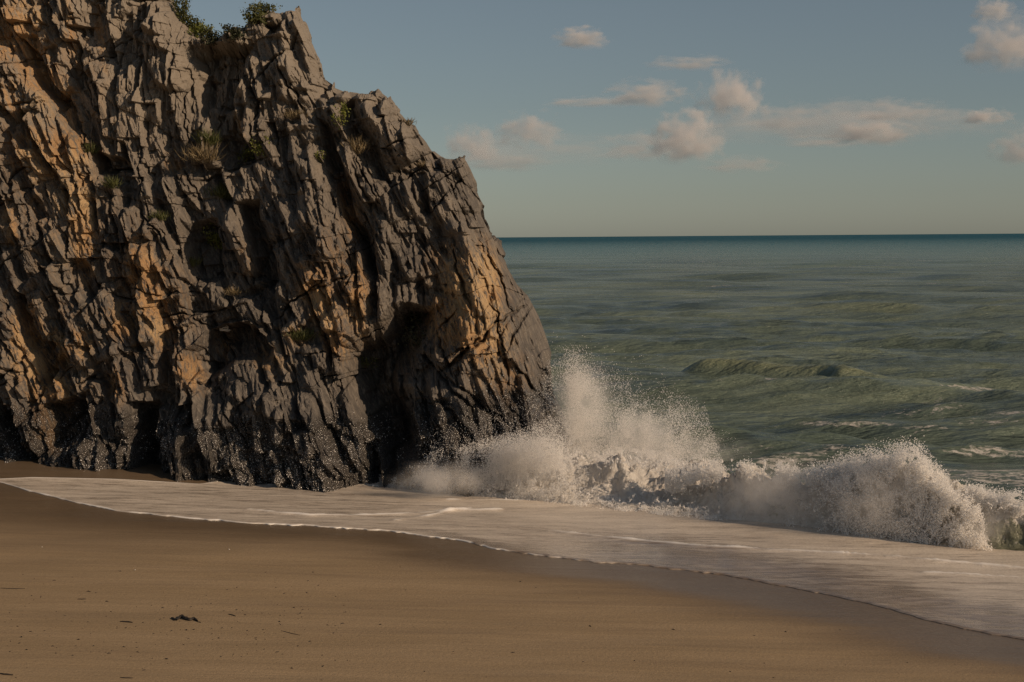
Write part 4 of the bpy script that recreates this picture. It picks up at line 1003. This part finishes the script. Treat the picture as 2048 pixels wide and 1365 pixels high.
# ------------------------------------------------------------------ small pale plate with dark lines, fixed in the shaded hollow
def build_plate():
    P = on_cliff(449, 656); k = P[1] / FPX
    root = bpy.data.objects.new('sign_plate', None); col.objects.link(root); root.location = P - np.array((0, 0.06, 0))
    root['label'] = 'small pale plate with dark lines on the shaded wall in mid cliff'; root['category'] = 'sign'
    w, h = 17 * k, 12 * k
    out = [(-w/2, -h/2), (w/2 * .55, -h/2), (w/2, -h/2 * .3), (w/2, h/2 * .35), (w/2 * .6, h/2), (-w/2 * .5, h/2), (-w/2, h/2 * .7)]
    n = len(out); V = [(x, -0.012, z) for x, z in out] + [(x, 0.05, z) for x, z in out]
    me = bpy.data.meshes.new('plate'); me.from_pydata(V, [], [tuple(range(n))] + [tuple(range(2 * n - 1, n - 1, -1))] + [(i, i + n, (i + 1) % n + n, (i + 1) % n) for i in range(n)])
    m = Mat('pale_board'); me.materials.append(m.done(m.bsdf(Base_Color=m.mix(m.noise(m.pos(), 25), (0.42, 0.38, 0.32), (0.60, 0.55, 0.47)), Roughness=0.8))); link('plate', me, root)
    m2 = Mat('dark_lettering'); dk = m2.done(m2.bsdf(Base_Color=m2.mix(m2.noise(m2.pos(), 60), (0.03, 0.03, 0.03), (0.06, 0.05, 0.05)), Roughness=0.8))
    for z0, x0, x1 in ((.2, -.12, .42), (-.08, -.12, .40)):
        b = bpy.data.meshes.new('lettering_line'); x0, x1 = x0 * w, x1 * w; z = z0 * h; t = .055 * h
        b.from_pydata([(x0, -.016, z - t), (x1, -.016, z - t), (x1, -.016, z + t), (x0, -.016, z + t), (x0, -.01, z - t), (x1, -.01, z - t), (x1, -.01, z + t), (x0, -.01, z + t)], [], [(0, 1, 2, 3), (4, 7, 6, 5), (0, 4, 5, 1), (1, 5, 6, 2), (2, 6, 7, 3), (3, 7, 4, 0)])
        b.materials.append(dk); link('lettering_line', b, root)
    V, F = join([tube([(w * .05, .03, -h * .42), (w * .35, .0, -h * .45), (w * .72, .02, -h * .38)], [.022, .026, .018], 6)])
    link('stone_shelf', mesh_from('stone_shelf', V, F, [me.materials[0]], False), root)
build_plate()

# ------------------------------------------------------------------ driftwood and scraps on the sand
mw = Mat('dark_wet_wood'); WOOD = mw.done(mw.bsdf(Base_Color=mw.mix(mw.noise(mw.mapping(mw.pos(), (40, 40, 40)), 1.0), (0.012, 0.010, 0.008), (0.035, 0.026, 0.018)), Roughness=0.7))
def stick(name, pts, rad, label, lift=0.6, cat='driftwood'):
    a = np.array(pts, float); n = len(a) * 5
    q = np.linspace(0, len(a) - 1, n); xs_ = np.interp(q, range(len(a)), a[:, 0]); ys_ = np.interp(q, range(len(a)), a[:, 1])
    P = on_sand(xs_, ys_); r = rad * (0.45 + 0.55 * np.sin(np.linspace(0.25, 2.9, n))) * (1 + 0.25 * noise(q * 3, 1.0, 0, 5))
    P[:, 2] += r * lift
    base = P.mean(0)
    V, F = tube(P - base, r, 7)
    o = link(name, mesh_from(name, V, F, [WOOD], True), label=label, category=cat); o.location = base
    return o
main = stick('driftwood_stick', [(352, 1242), (360, 1236), (364, 1235), (372, 1240), (380, 1242), (388, 1239), (394, 1243)], .022, 'black kinked driftwood stick lying alone on the sand')
nb = stick('twig_end', [(343, 1237), (347, 1239), (350, 1242)], .014, 'x'); 
for k_ in ('label', 'category'): del nb[k_]
nb.location = nb.location - main.location; nb.parent = main
tail = stick('twig_tail', [(392, 1243), (397, 1245), (402, 1246)], .006, 'x')
for k_ in ('label', 'category'): del tail[k_]
tail.location = tail.location - main.location; tail.parent = main
STICKS = [([(240, 1244), (254, 1245), (265, 1246)], .010, 'short straight dark twig left of the kinked driftwood stick'),
          ([(155, 1199), (164, 1199.5), (172, 1199)], .007, 'thin dark twig farthest up the sand on the left'),
          ([(457, 1229), (464, 1231), (471, 1233)], .007, 'thin brown twig right of the kinked driftwood stick'),
          ([(0, 1177), (20, 1178), (50, 1178)], .005, 'long hair thin twig at the left edge of the beach'),
          ([(0, 1348), (8, 1350), (26, 1351)], .009, 'thin dark twig in the lower left corner'),
          ([(240, 1356), (252, 1357), (266, 1357)], .006, 'faint thin twig at the bottom of the beach'),
          ([(562, 1262), (584, 1268), (600, 1271)], .004, 'faint pale line of twig right of centre on the left beach')]
for pts, rd, lab in STICKS: stick('twig', pts, rd, lab)
SCRAPS = [(373, 1261, .014, 'small dark scrap just below the kinked stick, left of two'), (388, 1260, .012, 'small dark scrap just below the kinked stick, right of two'), (333, 1319, .014, 'lone dark scrap on the sand low below the kinked stick'),
          (43, 1275, .014, 'dark scrap near the left edge of the beach'), (157, 1280, .013, 'dark scrap left of centre below the short twig'), (444, 1257, .010, 'tiny dark scrap right of the kinked stick'), (495, 1262, .011, 'tiny dark scrap farthest right of the kinked stick'),
          (667, 1267, .010, 'tiny scrap alone on the open sand'), (1041, 1164, .014, 'dark speck alone on the sand near mid beach'), (286, 1246, .009, 'tiny scrap between the short twig and the kinked stick')]
PEB = mesh_from('stone', *join([tube([(-1, 0, -.2), (-.6, .1, .1), (0, 0, .25), (.7, -.1, .1), (1, 0, -.15)], [.1, .55, .7, .5, .1], 6)]), [WOOD], True)
for px, py, r, lab in SCRAPS:
    o = link('wood_scrap', PEB, label=lab, category='debris', group='dark scraps on the sand'); o.location = on_sand(np.array(float(px)), np.array(float(py))) + np.array((0, 0, r * .3)); o.scale = (r * 1.3, r, r * .7); o.rotation_euler = (0, 0, px)
mp_ = Mat('pale_pebble'); PALE = mp_.done(mp_.bsdf(Base_Color=mp_.mix(mp_.noise(mp_.pos(), 50), (0.55, 0.5, 0.43), (0.7, 0.66, 0.6)), Roughness=0.4))
PEB2 = PEB.copy(); PEB2.materials.clear(); PEB2.materials.append(PALE)
for px, py, r, lab in ((458, 1100, .012, 'tiny pale pebble in mid beach left of centre'), (270, 1141, .010, 'tiny pale pebble on the left beach below the swash'), (84, 1095, .009, 'tiny pale pebble on dark sand near the left')):
    o = link('pebble', PEB2, label=lab, category='pebble', group='pale pebbles on the sand'); o.location = on_sand(np.array(float(px)), np.array(float(py))) + np.array((0, 0, r * .4)); o.scale = (r, r, r)
def flecks():
    g = np.random.default_rng(77); n = 260
    px = np.concatenate([g.uniform(0, 700, 200), g.uniform(0, 2048, 60)]); py = np.concatenate([1230 + g.normal(20, 45, 200), g.uniform(1130, 1365, 60)])
    P = on_sand(px, py); e = EDGE; ok = py > np.interp(px, e[:, 0], e[:, 1]) + 30; P = P[ok]
    parts = []
    for p in P:
        r = 0.003 + 0.006 * g.random() ** 2; a = g.uniform(0, 3.14); l = r * g.uniform(1.2, 4)
        d = np.array((math.cos(a), math.sin(a), 0)) * l
        parts.append(tube([p - d, p + np.array((0, 0, r * .6)), p + d], [r * .3, r, r * .3], 4))
    V, F = join(parts)
    link('beach_flecks', mesh_from('beach_flecks', V, F, [WOOD], True), kind='stuff', label='tiny dark flecks strewn over the sand', category='debris')
flecks()
